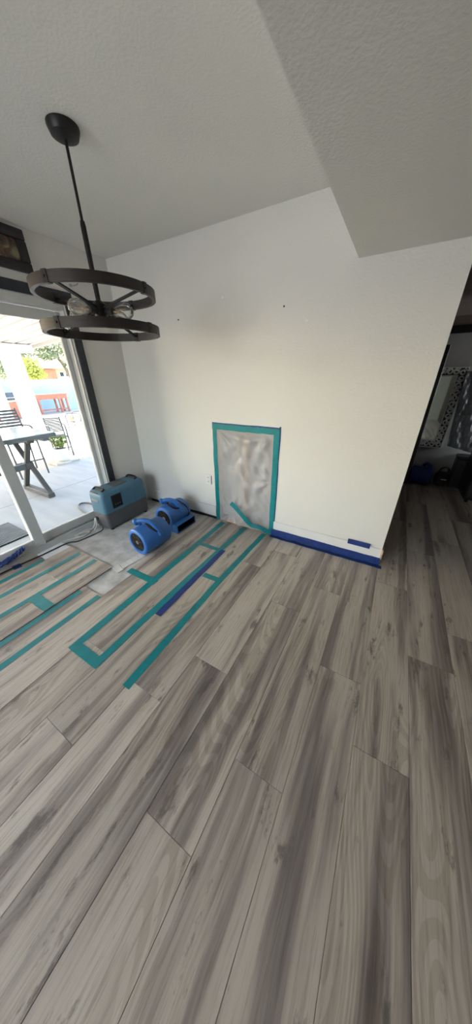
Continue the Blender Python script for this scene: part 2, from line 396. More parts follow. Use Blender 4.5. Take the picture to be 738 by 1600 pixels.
# ceilings
tag(MB().box(-0.14, SOF_X, YF - 0.1, 0.115, CEIL, CEIL + 0.1).build('ceiling', 'ceiling_paint'), 'pale textured dining room ceiling', 'ceiling', kind='structure')
m = MB(); m.box(SOF_X, END_X, YF - 0.1, -0.0005, LOW, CEIL + 0.1); m.box(END_X + 0.0005, XR + 0.1, YF - 0.1, 0.115, LOW, CEIL + 0.1)
tag(m.build('ceiling_soffit', 'ceiling_paint'), 'lowered grey kitchen ceiling at upper right', 'ceiling', kind='structure')
tag(MB().box(2.2, XR + 0.1, 0.1155, YB + 0.1, LOW, CEIL + 0.1).box(2.26, XR, YB - 0.05, YB, 2.0052, LOW).build('ceiling_far', 'far_ceiling'), 'dark brown ceiling of the far room', 'ceiling', kind='structure')
tag(MB().box(2.26, XR, YB - 0.06, YB, 1.925, 2.005).build('trim_1', 'black_metal'), 'black beam along the top of the far wall', 'trim', kind='structure')
# baseboards
bb = thing('baseboard_back', (0, 0, 0), 'white baseboard along the foot of the main wall', 'baseboard', kind='structure')
MB().box(0.0, HX0 - 0.03, -0.012, -0.0003, 0.046, 0.166).bevel(0.003, 1).build('board', 'base_white', bb)
b2 = MB().box(HX1 + 0.03, END_X + 0.002, -0.012, -0.0003, 0.03, 0.166).bevel(0.003, 1).build('board', 'base_white', bb)
tag(MB().box(END_X + 0.0025, END_X + 0.014, -0.012, 0.03, 0.06, 0.163).bevel(0.002, 1).build('end_grain', 'raw_wood', b2), 'raw unpainted wood at the end of the baseboard')
MB().box(0.05, HX0 - 0.03, 0.004, 0.012, SLAB, 0.0275).build('gap_shade_strip', 'casing_dark', bb)  # dark strip coloured as the shade in the gap under the wall
bl = thing('baseboard_left', (0, 0, 0), 'white baseboard between the sliding door and the room corner', 'baseboard', kind='structure')
MB().box(0.0003, 0.012, -0.43, -0.0125, 0.04, 0.166).bevel(0.003, 1).build('board', 'base_white', bl)

# ---- sliding door
dr = thing('door_1', (-0.07, (DOOR0 + DOOR1) / 2, SLAB), 'white framed sliding glass patio door', 'door', kind='structure')
O = tuple(dr.location)
fx0, fx1 = -0.135, -0.012
m = MB(O); m.box(fx0, fx1, DOOR1 - 0.016, DOOR1 - 0.0005, 0.03, DOORH - 0.001); m.build('jamb', 'vinyl_white', dr)
m = MB(O); m.box(fx0, fx1, DOOR0 + 0.0005, DOOR0 + 0.055, 0.03, DOORH - 0.001); m.build('jamb', 'vinyl_white', dr)
m = MB(O); m.box(fx0, fx1, DOOR0 + 0.056, DOOR1 - 0.017, DOORH - 0.06, DOORH - 0.001); m.build('head', 'vinyl_white', dr)
m = MB(O); m.box(fx0, -0.034, DOOR0 + 0.001, DOOR1 - 0.001, SLAB, 0.029); sill = m.build('threshold', 'vinyl_white', dr)
MB(O).box(-0.072, -0.050, DOOR0 + 0.06, DOOR1 - 0.02, 0.0291, 0.0305).build('track_channel', 'black_rubber', sill)
for x in (-0.040, -0.105):
    MB(O).box(x - 0.004, x + 0.004, DOOR0 + 0.06, DOOR1 - 0.02, 0.0292, 0.046).build('track', 'vinyl_white', sill)
def sash(y0, y1, x, sw, name):
    z0, z1 = 0.05, DOORH - 0.065
    s = MB(O).box(x - 0.018, x + 0.018, y1 - sw, y1, z0, z1).bevel(0.004, 1).build('stile', 'vinyl_white', dr)
    MB(O).box(x - 0.018, x + 0.018, y0, y0 + sw, z0, z1).bevel(0.004, 1).build('stile', 'vinyl_white', dr)
    MB(O).box(x - 0.017, x + 0.017, y0 + sw, y1 - sw, z0, z0 + 0.085).bevel(0.004, 1).build('rail', 'vinyl_white', dr)
    MB(O).box(x - 0.017, x + 0.017, y0 + sw, y1 - sw, z1 - 0.075, z1).bevel(0.004, 1).build('rail', 'vinyl_white', dr)
    MB(O).box(x - 0.003, x + 0.003, y0 + sw, y1 - sw, z0 + 0.085, z1 - 0.075).build('pane', 'pane_glass', dr)
sash(-1.375, DOOR1 - 0.018, -0.095, 0.04, 'fixed')
sash(DOOR0 + 0.058, -1.295, -0.045, 0.085, 'sliding')
# dark casing around the door
t1 = thing('trim_2', (0, DOOR1, 0), 'dark navy casing boards around the sliding door', 'trim', kind='structure')
O2 = tuple(t1.location)
MB(O2).box(0.0005, 0.018, DOOR1 - 0.003, DOOR1 + 0.072, SLAB, DOORH + 0.07).bevel(0.003, 1).build('board', 'casing_dark', t1)
MB(O2).box(0.0005, 0.018, DOOR0 - 0.072, DOOR1 - 0.0035, DOORH, DOORH + 0.07).bevel(0.003, 1).build('board', 'casing_dark', t1)
MB(O2).box(0.0005, 0.018, DOOR0 - 0.072, DOOR0 + 0.003, SLAB, DOORH - 0.0005).bevel(0.003, 1).build('board', 'casing_dark', t1)
# ---- unseen windows; the kitchen one is added for its fill light
def window(name, x0, x1, y0, y1, z0, z1, axis, label):
    t = thing(name, ((x0 + x1) / 2, (y0 + y1) / 2, z0), label, 'window', kind='structure'); o = tuple(t.location)
    if axis == 'y':
        ym = (y0 + y1) / 2
        m = MB(o); m.box(x0, x0 + .05, y0, y1, z0, z1); m.box(x1 - .05, x1, y0, y1, z0, z1); m.box(x0 + .05, x1 - .05, y0, y1, z0, z0 + .05); m.box(x0 + .05, x1 - .05, y0, y1, z1 - .05, z1); m.build('window_frame', 'vinyl_white', t)
        MB(o).box(x0 + .05, x1 - .05, ym - .003, ym + .003, z0 + .05, z1 - .05).build('pane', 'pane_glass', t)
    else:
        xm = (x0 + x1) / 2
        m = MB(o); m.box(x0, x1, y0, y0 + .04, z0, z1); m.box(x0, x1, y1 - .04, y1, z0, z1); m.box(x0, x1, y0 + .04, y1 - .04, z0, z0 + .04); m.box(x0, x1, y0 + .04, y1 - .04, z1 - .04, z1); m.build('window_frame', 'vinyl_white', t)
        MB(o).box(xm - .003, xm + .003, y0 + .04, y1 - .04, z0 + .04, z1 - .04).build('pane', 'pane_glass', t)
window('fill_window', 0.051, 1.949, YF - 0.1, YF - 0.04, 0.851, 2.079, 'y', 'unseen white framed window added behind the viewer for fill light')
window('window_2', XR + 0.03, XR + 0.09, 2.031, 2.529, 0.651, 1.849, 'x', 'narrow white framed window in the far room')

# ---- vinyl planks (parts of the floor)
XB = [0.002, 0.16, 0.345, 0.565, 0.785, 1.005, 1.24, 1.48, 1.703, 1.925, 2.15, 2.37, 2.59]
while XB[-1] < XR: XB.append(XB[-1] + 0.221)
JOINT = {0: -0.55, 1: -0.95, 2: -0.3, 3: -1.71, 4: -1.05, 5: -1.132, 6: -0.51, 7: -0.87, 8: -0.54, 9: -0.25, 10: -0.845, 11: -0.54, 12: -1.15, 13: -0.235, 14: -0.835, 15: -0.537, 16: -1.15, 17: -0.235}
PL = 1.2135; plank_meshes = {}
G = 0.0006
def plank(x0, x1, y0, y1, z=0.0, tilt=0.0):
    w_, l_ = x1 - x0 - 2 * G, y1 - y0 - 2 * G
    if l_ < 0.02 or w_ < 0.01: return
    key = (round(w_, 3), round(l_, 3))
    if key not in plank_meshes:
        me = MB().box(-w_ / 2, w_ / 2, -l_ / 2, l_ / 2, SLAB + 0.0003, 0).bevel(0.0012, 1).mesh('plank'); me.materials.append(MATS['plank_wood']); plank_meshes[key] = me
    o = bpy.data.objects.new('plank', plank_meshes[key]); COL.objects.link(o); o.parent = fl
    o.location = ((x0 + x1) / 2, (y0 + y1) / 2, z); o.rotation_euler.x = tilt
    return o
for i in range(len(XB) - 1):
    x0, x1 = XB[i], min(XB[i + 1], XR)
    j = JOINT.get(i, -0.3 * (i % 4))
    y = j
    while y > YF: y -= PL
    top = YB - 0.005
    if i == 0: top = -1.42
    elif i <= 3: top = -1.18
    elif i == 4: top = -1.44
    elif x1 < END_X + 0.02: top = -0.002
    while y < top:
        a, b_ = max(y, YF + 0.01), min(y + PL, top)
        # planks pass under the end of the main wall only outside of it
        zz = 0.008 if i in (0, 1, 2, 3) else 0.0
        xa = 0.937 if (i == 5 and a > -1.2) else x0
        plank(xa, x1, a, b_, zz)
        y += PL
# one narrow strip of planks beyond the main wall on the hidden side is left out on purpose

# ================================================================== THINGS INSIDE
# ---- picture above the door
p0 = Vector((0.0, -1.2, 2.17))
pf = thing('framed_picture', (0.0, -1.0, 2.17), 'dark wooden framed picture hung above the sliding door', 'picture')
O = tuple(pf.location); ya, yb, za, zb, fw = -1.62, -0.703, 2.172, 2.418, 0.062
poly = lambda: None
for (a, b_, c, d) in ((ya, yb, zb - fw, zb), (ya, yb, za, za + fw)):
    MB(O).box(0.0005, 0.032, a, b_, c, d).bevel(0.008, 2).build('frame_rail', 'frame_wood', pf, True)
for (a, b_) in ((ya, ya + fw), (yb - fw, yb)):
    MB(O).box(0.0005, 0.032, a, b_, za + fw, zb - fw).bevel(0.008, 2).build('frame_rail', 'frame_wood', pf, True)
MB(O).box(0.0005, 0.014, ya + fw, yb - fw, za + fw, zb - fw).build('canvas', 'painted_canvas', pf)
# ---- small hook on the left wall
hp = hx(110, 446, 0.0)
hk = thing('wall_hook', hp, 'small pale metal hook on the wall right of the picture', 'hook')
MB(hp).lathe([(0.012, 0.0005), (0.012, 0.004), (0.008, 0.006)], hp, 'x', 12).build('rose', 'steel', hk, True)
MB(hp).tube(spline([hp + Vector((0.005, 0, 0)), hp + Vector((0.03, 0.01, -0.004)), hp + Vector((0.045, 0.03, 0.006)), hp + Vector((0.035, 0.05, 0.02))], 5), 0.004).build('hook_arm', 'steel', hk, True)
# ---- nails in the main wall
for (px, py, lab) in ((445, 479, 'small dark nail near the middle of the bare main wall'), (280, 500, 'small dark nail in the wall right of the chandelier')):
    q = hy(px, py, 0.0)
    n = thing('wall_nail', q, lab, 'nail', 'nails left in the main wall')
    MB(q).lathe([(0.0015, 0.012), (0.0015, -0.010)], q, 'y', 8).build('shank', 'black_metal', n)
    MB(q).lathe([(0.0055, -0.010), (0.0055, -0.0125)], q, 'y', 10).build('head', 'black_metal', n)
# ---- patch marks
for k, (px, py) in enumerate(((348, 464), (480, 500))):
    q = hy(px, py, 0.0)
    o = MB(q).lathe([(0.011, -0.0004), (0.009, -0.0015), (0.003, -0.002)], q, 'y', 10).build('filler_patch', 'paper_white', None, True)
    tag(o, ['dab of white filler high on the wall left of the nail', 'dab of white filler on the wall right of the nail'][k], 'filler patch')
# ---- wall outlet
oc = Vector((1.022, 0, 0.474))
ot = thing('wall_outlet', (1.022, 0, 0.474), 'white duplex wall outlet beside the taped plastic', 'outlet')
MB(oc).box(0.985, 1.058, -0.007, -0.0004, 0.417, 0.532).bevel(0.002, 1).build('cover_plate', 'base_white', ot)
for zc in (0.450, 0.498):
    r = MB(oc).box(1.005, 1.038, -0.010, -0.0072, zc - 0.017, zc + 0.017).bevel(0.002, 1).build('receptacle', 'base_white', ot)
    for x in (1.014, 1.027): MB(oc).box(x, x + 0.003, -0.0108, -0.0101, zc - 0.006, zc + 0.008).build('slot', 'black_rubber', r)
MB(oc).box(1.0585, 1.062, -0.006, -0.0004, 0.425, 0.52).build('gap_strip', 'black_rubber', ot)

# ---- plastic sheet and its tape
PX0, PX1, PZ = 1.107, 1.813, 1.073
ps = thing('plastic_sheet', ((PX0 + PX1) / 2, 0, 0), 'translucent plastic sheet taped over the hole in the wall', 'plastic sheet')
O = tuple(ps.location)
def sstep(a, b, x): t = max(0, min(1, (x - a) / (b - a))); return t * t * (3 - 2 * t)
def film(u, v):
    x = PX0 + 0.015 + u * (PX1 - PX0 - 0.03); z = 0.012 + v * (PZ - 0.03)
    e = sstep(.036, .11, x - PX0 - .012) * sstep(.036, .11, PX1 - .018 - x) * sstep(.045, .12, PZ - .006 - z)
    d = 0.012 * math.sin(7 * u + 4 * v + 2) * math.cos(6 * v - 3 * u) + 0.006 * math.sin(19 * v - 15 * u + 3 * math.sin(5 * u)) + 0.004 * math.sin(31 * u + 12 * v + 2 * math.sin(9 * v)) + 0.0022 * math.sin(57 * v + 29 * u + 3 * math.sin(7 * u))
    for (cu, cv, k_) in ((0, 1, 17), (1, 1, 13), (1, .55, 11), (0.3, 0.1, 15)):
        a_ = math.atan2((v - cv) * 1.45, u - cu); rr = math.hypot(u - cu, (v - cv) * 1.45)
        d += 0.010 * math.sin(a_ * k_) * math.exp(-rr * 2.0) * min(1, rr * 6)
    d += .010 * math.exp(-((u - .5 - .06 * math.sin(6 * v)) / .03) ** 2)
    lift = 0.055 * max(0, 1 - abs(u - 0.38) / 0.3) * max(0, 1 - v / 0.25) ** 1.5
    return (x, -0.0018 - e * (0.016 + max(-0.013, d)) - lift, z + 0.045 * max(0, 1 - abs(u - 0.36) / 0.3) * max(0, 1 - v / 0.3))
MB(O).grid(film, 90, 140).build('film', 'plastic_film', ps, True, 3)
def strip(m, pts, w_, up, t=0.0012):      # flat ribbon along pts with thickness
    P = [Vector(p) for p in pts]; up = Vector(up); rings = []
    for i, p in enumerate(P):
        tdir = (P[min(i + 1, len(P) - 1)] - P[max(i - 1, 0)]).normalized(); s_ = tdir.cross(up).normalized() * w_ / 2
        n_ = s_.cross(tdir).normalized() * t
        if n_.dot(up) < 0: n_ = -n_
        rings.append([p - s_, p + s_, p + s_ + n_, p - s_ + n_])
    return m.loft(rings)
YT = -0.0036
def wave(p, q, n, amp, axis, seed):
    rnd = random.Random(seed); p, q = Vector(p), Vector(q)
    return [p.lerp(q, i / n) + Vector(axis) * (rnd.uniform(-amp, amp) if 0 < i < n else 0) for i in range(n + 1)]
strip(MB(O), wave((PX0 + 0.024, YT, 0.004), (PX0 + 0.024, YT, PZ), 14, 0.003, (1, 0, 0), 1), 0.048, (0, -1, 0)).build('tape', 'tape_teal', ps)
strip(MB(O), wave((PX1 - 0.022, YT - 0.001, 0.02), (PX1 - 0.026, YT - 0.001, PZ), 14, 0.002, (1, 0, 0), 2), 0.054, (0, -1, 0)).build('tape', 'tape_teal', ps)
strip(MB(O), wave((PX0, YT - 0.003, PZ - 0.026), (PX1, YT - 0.003, PZ - 0.026), 14, 0.003, (0, 0, 1), 3), 0.052, (0, -1, 0)).build('tape', 'tape_teal', ps)
tag(strip(MB(O), wave((PX0 - 0.002, YT + 0.0018, PZ + 0.004), (PX1, YT + 0.0018, PZ + 0.004), 10, 0.002, (0, 0, 1), 4), 0.014, (0, -1, 0)).build('tape_edge', 'tape_blue', ps), 'blue tape edge above the teal')
tag(strip(MB(O), wave((PX1 + 0.003, YT + 0.0018, 0.05), (PX1 + 0.002, YT + 0.0018, PZ + 0.02), 10, 0.002, (1, 0, 0), 5), 0.014, (0, -1, 0)).build('tape_edge', 'tape_blue', ps), 'blue tape edge right of the teal')
# loose tape that has come away at the foot
A = [hy(436, 824, -0.02), hy(405, 824, -0.05), hy(392, 820, -0.07), hy(381, 808, -0.075), hy(371, 796, -0.065), hy(361, 786, -0.045)]
A[0] = Vector((PX1 - 0.02, -0.02, 0.022)); A[1].z = max(A[1].z, 0.024); A[2].z = max(A[2].z, 0.03)
strip(MB(O), spline(A, 5), 0.044, (0.25, -0.8, 0.55)).build('loose_tape', 'tape_teal', ps)

# ---- tape on the floor: each strip is its own thing
def floor_tape(pts, w_, mat, label, z=0.0006, group='teal tape strips on the planks', seed=0, name='tape_strip', n=10):
    P = []
    for a, b_ in zip(pts[:-1], pts[1:]): P += wave((*a, z), (*b_, z), n, 0.0018, (1, 0, 0) if abs(a[1] - b_[1]) > abs(a[0] - b_[0]) else (0, 1, 0), seed)[:-1]
    P.append(Vector((*pts[-1], z)))
    c = P[0]
    o = strip(MB(c), P, w_, (0, 0, 1), 0.0011).build(name, mat)
    tag(o, label, 'tape', group)
LZ = 0.0087
floor_tape([(1.232, -1.81), (1.218, -0.035)], 0.056, 'tape_teal', 'long teal tape on the floor passing closest to the front blue fan', seed=1)
floor_tape([(1.449, -1.81), (1.462, -0.9), (1.49, -0.085)], 0.052, 'tape_teal', 'long teal floor tape with a blue strip stuck along its side', seed=2)
floor_tape([(1.708, -1.795), (1.70, -0.9), (1.728, -0.03)], 0.050, 'tape_teal', 'long teal floor tape ending below the right edge of the plastic sheet', seed=3)
floor_tape([(1.206, -1.785), (1.474, -1.785)], 0.062, 'tape_teal', 'short teal tape closing the near end of two long strips', 0.0019, seed=4, n=5)
floor_tape([(0.945, -1.132), (1.262, -1.132)], 0.058, 'tape_teal', 'short teal tape crossing the plank end in front of the front blue fan', 0.0019, seed=5, n=5)
floor_tape([(1.222, -0.51), (1.455, -0.505)], 0.045, 'tape_teal', 'short teal tape bridging two long strips near the wall', 0.0019, seed=6, n=5)
floor_tape([(1.545, -0.86), (1.715, -0.855)], 0.05, 'tape_teal', 'short teal tape stub beside the blue strip', 0.0019, seed=7, n=4)
floor_tape([(1.512, -1.36), (1.506, -0.49)], 0.050, 'tape_blue', 'dark blue tape strip lying on the planks beside a teal strip', 0.0019, 'blue tape pieces', seed=8)
floor_tape([(1.47, -0.10), (1.495, -0.055), (1.50, -0.03)], 0.06, 'tape_teal', 'wadded end of teal tape on the floor below the peeled tape', 0.0032, seed=9, n=3)
floor_tape([(0.15, -2.75), (0.155, -1.43)], 0.045, 'tape_teal', 'teal floor tape nearest to the sliding door', LZ, seed=10)
floor_tape([(0.338, -2.75), (0.348, -1.205)], 0.046, 'tape_teal', 'second teal floor tape from the sliding door', LZ, seed=11)
floor_tape([(0.558, -2.75), (0.572, -1.195)], 0.046, 'tape_teal', 'third teal floor tape from the sliding door', LZ, seed=12)
floor_tape([(0.812, -2.75), (0.815, -1.49)], 0.044, 'tape_teal', 'fourth teal floor tape from the sliding door, ending at the bare concrete corner', 0.0006, seed=13)
floor_tape([(0.985, -2.75), (0.986, -1.45)], 0.044, 'tape_teal', 'fifth teal floor tape from the sliding door, at the right edge of the gap', 0.0006, seed=14)
floor_tape([(0.575, -1.71), (0.785, -1.705)], 0.075, 'tape_teal', 'short wide teal tape joining two strips by the sliding door', LZ + 0.0013, seed=15, n=4)
floor_tape([(0.012, -1.59), (0.085, -1.60)], 0.06, 'tape_blue', 'small square of blue tape on the floor by the door track', LZ, 'blue tape pieces', seed=16, n=3)
# blue tape at the baseboard, an L of wall leg and floor leg
bt = thing('baseboard_tape', (1.80, -0.012, 0), 'long blue tape sealing the foot of the baseboard', 'tape', 'blue tape pieces'); O = tuple(bt.location)
strip(MB(O), wave((1.795, -0.0125, 0.041), (2.812, -0.0125, 0.041), 16, 0.002, (0, 0, 1), 21), 0.074, (0, -1, 0)).build('wall_leg', 'tape_blue', bt)
strip(MB(O), wave((1.795, -0.034, 0.0006), (2.838, -0.034, 0.0006), 16, 0.003, (0, 1, 0), 22), 0.042, (0, 0, 1)).build('floor_leg', 'tape_blue', bt)
o = strip(MB((2.53, -0.013, 0.165)), [(2.53, -0.0126, 0.168), (2.62, -0.0126, 0.168), (2.712, -0.0126, 0.168)], 0.05, (0, -1, 0)).build('tape_strip', 'tape_blue')
tag(o, 'short blue tape piece on the baseboard top near the wall end', 'tape', 'blue tape pieces')
# crumpled blue tape lying along the door track
cr = []
rnd = random.Random(5)
pts = [Vector((-0.02, -1.86, 0.066)), Vector((-0.012, -1.74, 0.066)), Vector((0.0, -1.64, 0.072)), Vector((-0.008, -1.56, 0.085)), Vector((-0.012, -1.50, 0.105)), Vector((-0.012, -1.475, 0.118))]
m = MB(pts[0]); P = spline(pts, 5); rings = []
for i, p in enumerate(P):
    k = 10; rr = [0.029 * (0.6 + 0.55 * rnd.random()) for _ in range(k)]
    if i in (0, len(P) - 1): rr = [q * 0.35 for q in rr]
    rings.append([p + Vector((math.cos(2 * PI * j / k) * rr[j], 0, math.sin(2 * PI * j / k) * rr[j] * 0.8)) for j in range(k)])
tag(m.loft(rings).build('crumpled_tape', 'tape_blue'), 'crumpled wad of dark blue tape on the door track', 'tape', 'blue tape pieces')

# ---- loose scraps
q = [hz(88, 846, 0.008), hz(111, 858, 0.008), hz(71, 873, 0.008), hz(50, 863, 0.008)]
q[0].x = max(q[0].x, 0.004); q[3].x = max(q[3].x, 0.004)
c = Vector((0.09, -1.3, 0))
Q = [Vector((0.006, -1.19, 0)), Vector((0.157, -1.185, 0)), Vector((0.157, -1.415, 0)), Vector((0.006, -1.415, 0))]
m = MB(c); m.hexa([p + Vector((0, 0, SLAB + 0.0005)) for p in Q[::-1]], [p + Vector((0, 0, 0.006)) for p in Q[::-1]])
tag(m.build('underlay_sheet', 'paper_white'), 'white loose sheet at the end of the planks by the door', 'sheet')
os_ = thing('plank_offcut', (0.85, -1.0, SLAB), 'pale upside-down plank offcut lying on concrete before the front fan', 'offcut'); O = tuple(os_.location)
P0, P1 = Vector((0.833, -1.19, 0)), Vector((0.875, -0.90, 0)); n = 5
for k in range(n):
    a, b_ = P0.lerp(P1, k / n), P0.lerp(P1, (k + 0.93) / n); sd_ = Vector((0.036, -0.008, 0)) * (1 + 0.35 * (k == 0))
    m = MB(O); m.hexa([p + Vector((0, 0, SLAB + 0.0005)) for p in (a - sd_, a + sd_, b_ + sd_, b_ - sd_)], [p + Vector((0, 0, SLAB + 0.006)) for p in (a - sd_, a + sd_, b_ + sd_, b_ - sd_)]); m.build('segment', 'offcut_back', os_)
# the dark core edge of the raised plank
# ---- cords
def cord(name, pts, r, mat, label, n=8):
    c = Vector(pts[0]); o = MB(c).tube(spline(pts, n), r, 8).build(name, mat, None, True); tag(o, label, 'cord')
zc = SLAB + 0.006
cord('power_cord', [(0.03, -2.5, 0.0145), (0.035, -2.0, 0.0145), (0.05, -1.62, 0.0165), (0.07, -1.42, 0.0145), (0.085, -1.17, 0.0135), (0.115, -1.09, zc), (0.14, -0.95, zc), (0.145, -0.83, zc), (0.145, -0.806, 0.03)], 0.0055, 'black_rubber', 'black power cord along the door track to the dehumidifier')
cord('drain_hose', [(0.012, -1.16, zc + .004), (0.035, -1.08, zc + .003), (0.075, -1.0, zc + .003), (0.07, -0.92, zc + .003), (0.035, -0.93, zc + .003), (0.018, -1.02, zc + .010), (0.03, -0.96, zc + .02), (0.04, -0.88, zc + .012), (0.05, -0.84, 0.04), (0.045, -0.822, 0.085), (0.045, -0.808, 0.115)], 0.0075, 'white_rubber', 'white coiled hose on the floor at the dehumidifier corner')
cord('cable_bunch', [(0.075, -0.87, zc + .004), (0.085, -0.835, 0.05), (0.08, -0.825, 0.10), (0.07, -0.815, 0.12), (0.078, -0.83, 0.07), (0.098, -0.815, 0.05)], 0.006, 'white_rubber', 'white cable bunch hanging at the dehumidifier foot')

# ---- dehumidifier
dx0, dx1, dy0, dy1, dh = 0.008, 0.245, -0.795, -0.222, 0.445
dh_ = thing('dehumidifier', ((dx0 + dx1) / 2, (dy0 + dy1) / 2, SLAB), 'blue and grey portable dehumidifier standing by the sliding door', 'dehumidifier'); O = tuple(dh_.location)
def rrect(x0, x1, y0, y1, z, r, seg=4):
    pts = []
    for cx_, cy_, a0 in ((x1 - r, y1 - r, 0), (x0 + r, y1 - r, PI / 2), (x0 + r, y0 + r, PI), (x1 - r, y0 + r, 1.5 * PI)):
        for k in range(seg + 1): a = a0 + PI / 2 * k / seg; pts.append((cx_ + r * math.cos(a), cy_ + r * math.sin(a), z))
    return pts
m = MB(O); m.loft([rrect(dx0 + .012, dx1 - .012, dy0 + .014, dy1 - .014, SLAB + 0.02, .03), rrect(dx0 + .006, dx1 - .006, dy0 + .006, dy1 - .006, SLAB + .03, .03), rrect(dx0 + .002, dx1 - .002, dy0 + .003, dy1 - .003, 0.195, .03)])
m.build('lower_body', 'dehu_grey', dh_, True)
m = MB(O); m.loft([rrect(dx0, dx1, dy0, dy1, 0.1952, .032), rrect(dx0 + .003, dx1 - .003, dy0 + .004, dy1 - .006, 0.38, .034), rrect(dx0 + .006, dx1 - .006, dy0 + .012, dy1 - .015, 0.415, .036), rrect(dx0 + .016, dx1 - .016, dy0 + .03, dy1 - .03, 0.433, .036), rrect(dx0 + .03, dx1 - .03, dy0 + .06, dy1 - .06, 0.436, .03)])
up = m.build('upper_body', 'dehu_blue', dh_, True, 0.9)
MB(O).box(dx0 + .055, dx1 - .055, dy0 + .20, dy1 - .20, 0.4362, 0.441).bevel(0.002, 1).build('top_panel', 'dehu_grey', dh_)
for y in (dy0 + .075, dy1 - .075):
    MB(O).tube(spline([(dx0 + .045, y - .03, .434), (dx0 + .05, y, .452), (dx0 + .10, y, .460), (dx1 - .10, y, .460), (dx1 - .05, y, .452), (dx1 - .045, y - .03, .434)], 5), 0.010, 8).build('carry_handle', 'black_rubber', dh_, True)
    MB(O).box(dx0 + .05, dx1 - .05, y - .024, y + .03, .4355, .4375).build('handle_recess', 'dehu_grey', dh_)
gr = MB(O).box(dx1 - .001, dx1 + .003, dy0 + .10, dy0 + .225, 0.225, 0.375).bevel(.004, 1).build('control_panel', 'dehu_dark', dh_)
MB(O).box(dx1 + .0032, dx1 + .005, dy0 + .112, dy0 + .213, 0.24, 0.362).bevel(.002, 1).build('display', 'black_metal', gr)
for k in range(3):
    MB(O).lathe([(0.008, 0.0052), (0.007, 0.0075)], (dx1, dy0 + .135 + .028 * k, .268), 'x', 12).build('button', 'dehu_grey', gr)
bd = MB(O).box(dx0 + .055, dx1 - .075, dy0 - .003, dy0 + .004, 0.325, 0.352).bevel(.002, 1).build('badge', 'steel', dh_)
MB(O).box(dx0 + .04, dx1 - .07, dy0 + .012, dy0 + .02, 0.403, 0.425).build('front_vent', 'dehu_grey', dh_)
MB(O).box(dx0 + .03, dx0 + .07, dy0 - .001, dy0 + .02, 0.09, 0.13).build('cord_port', 'dehu_dark', dh_)
for (x, y) in ((dx0 + .03, dy0 + .05), (dx1 - .03, dy0 + .05), (dx0 + .03, dy1 - .05), (dx1 - .03, dy1 - .05)):
    MB(O).lathe([(0.018, SLAB + 0.0002), (0.02, SLAB + 0.0195)], (x, y, 0), 'z', 12).build('foot', 'black_rubber', dh_)

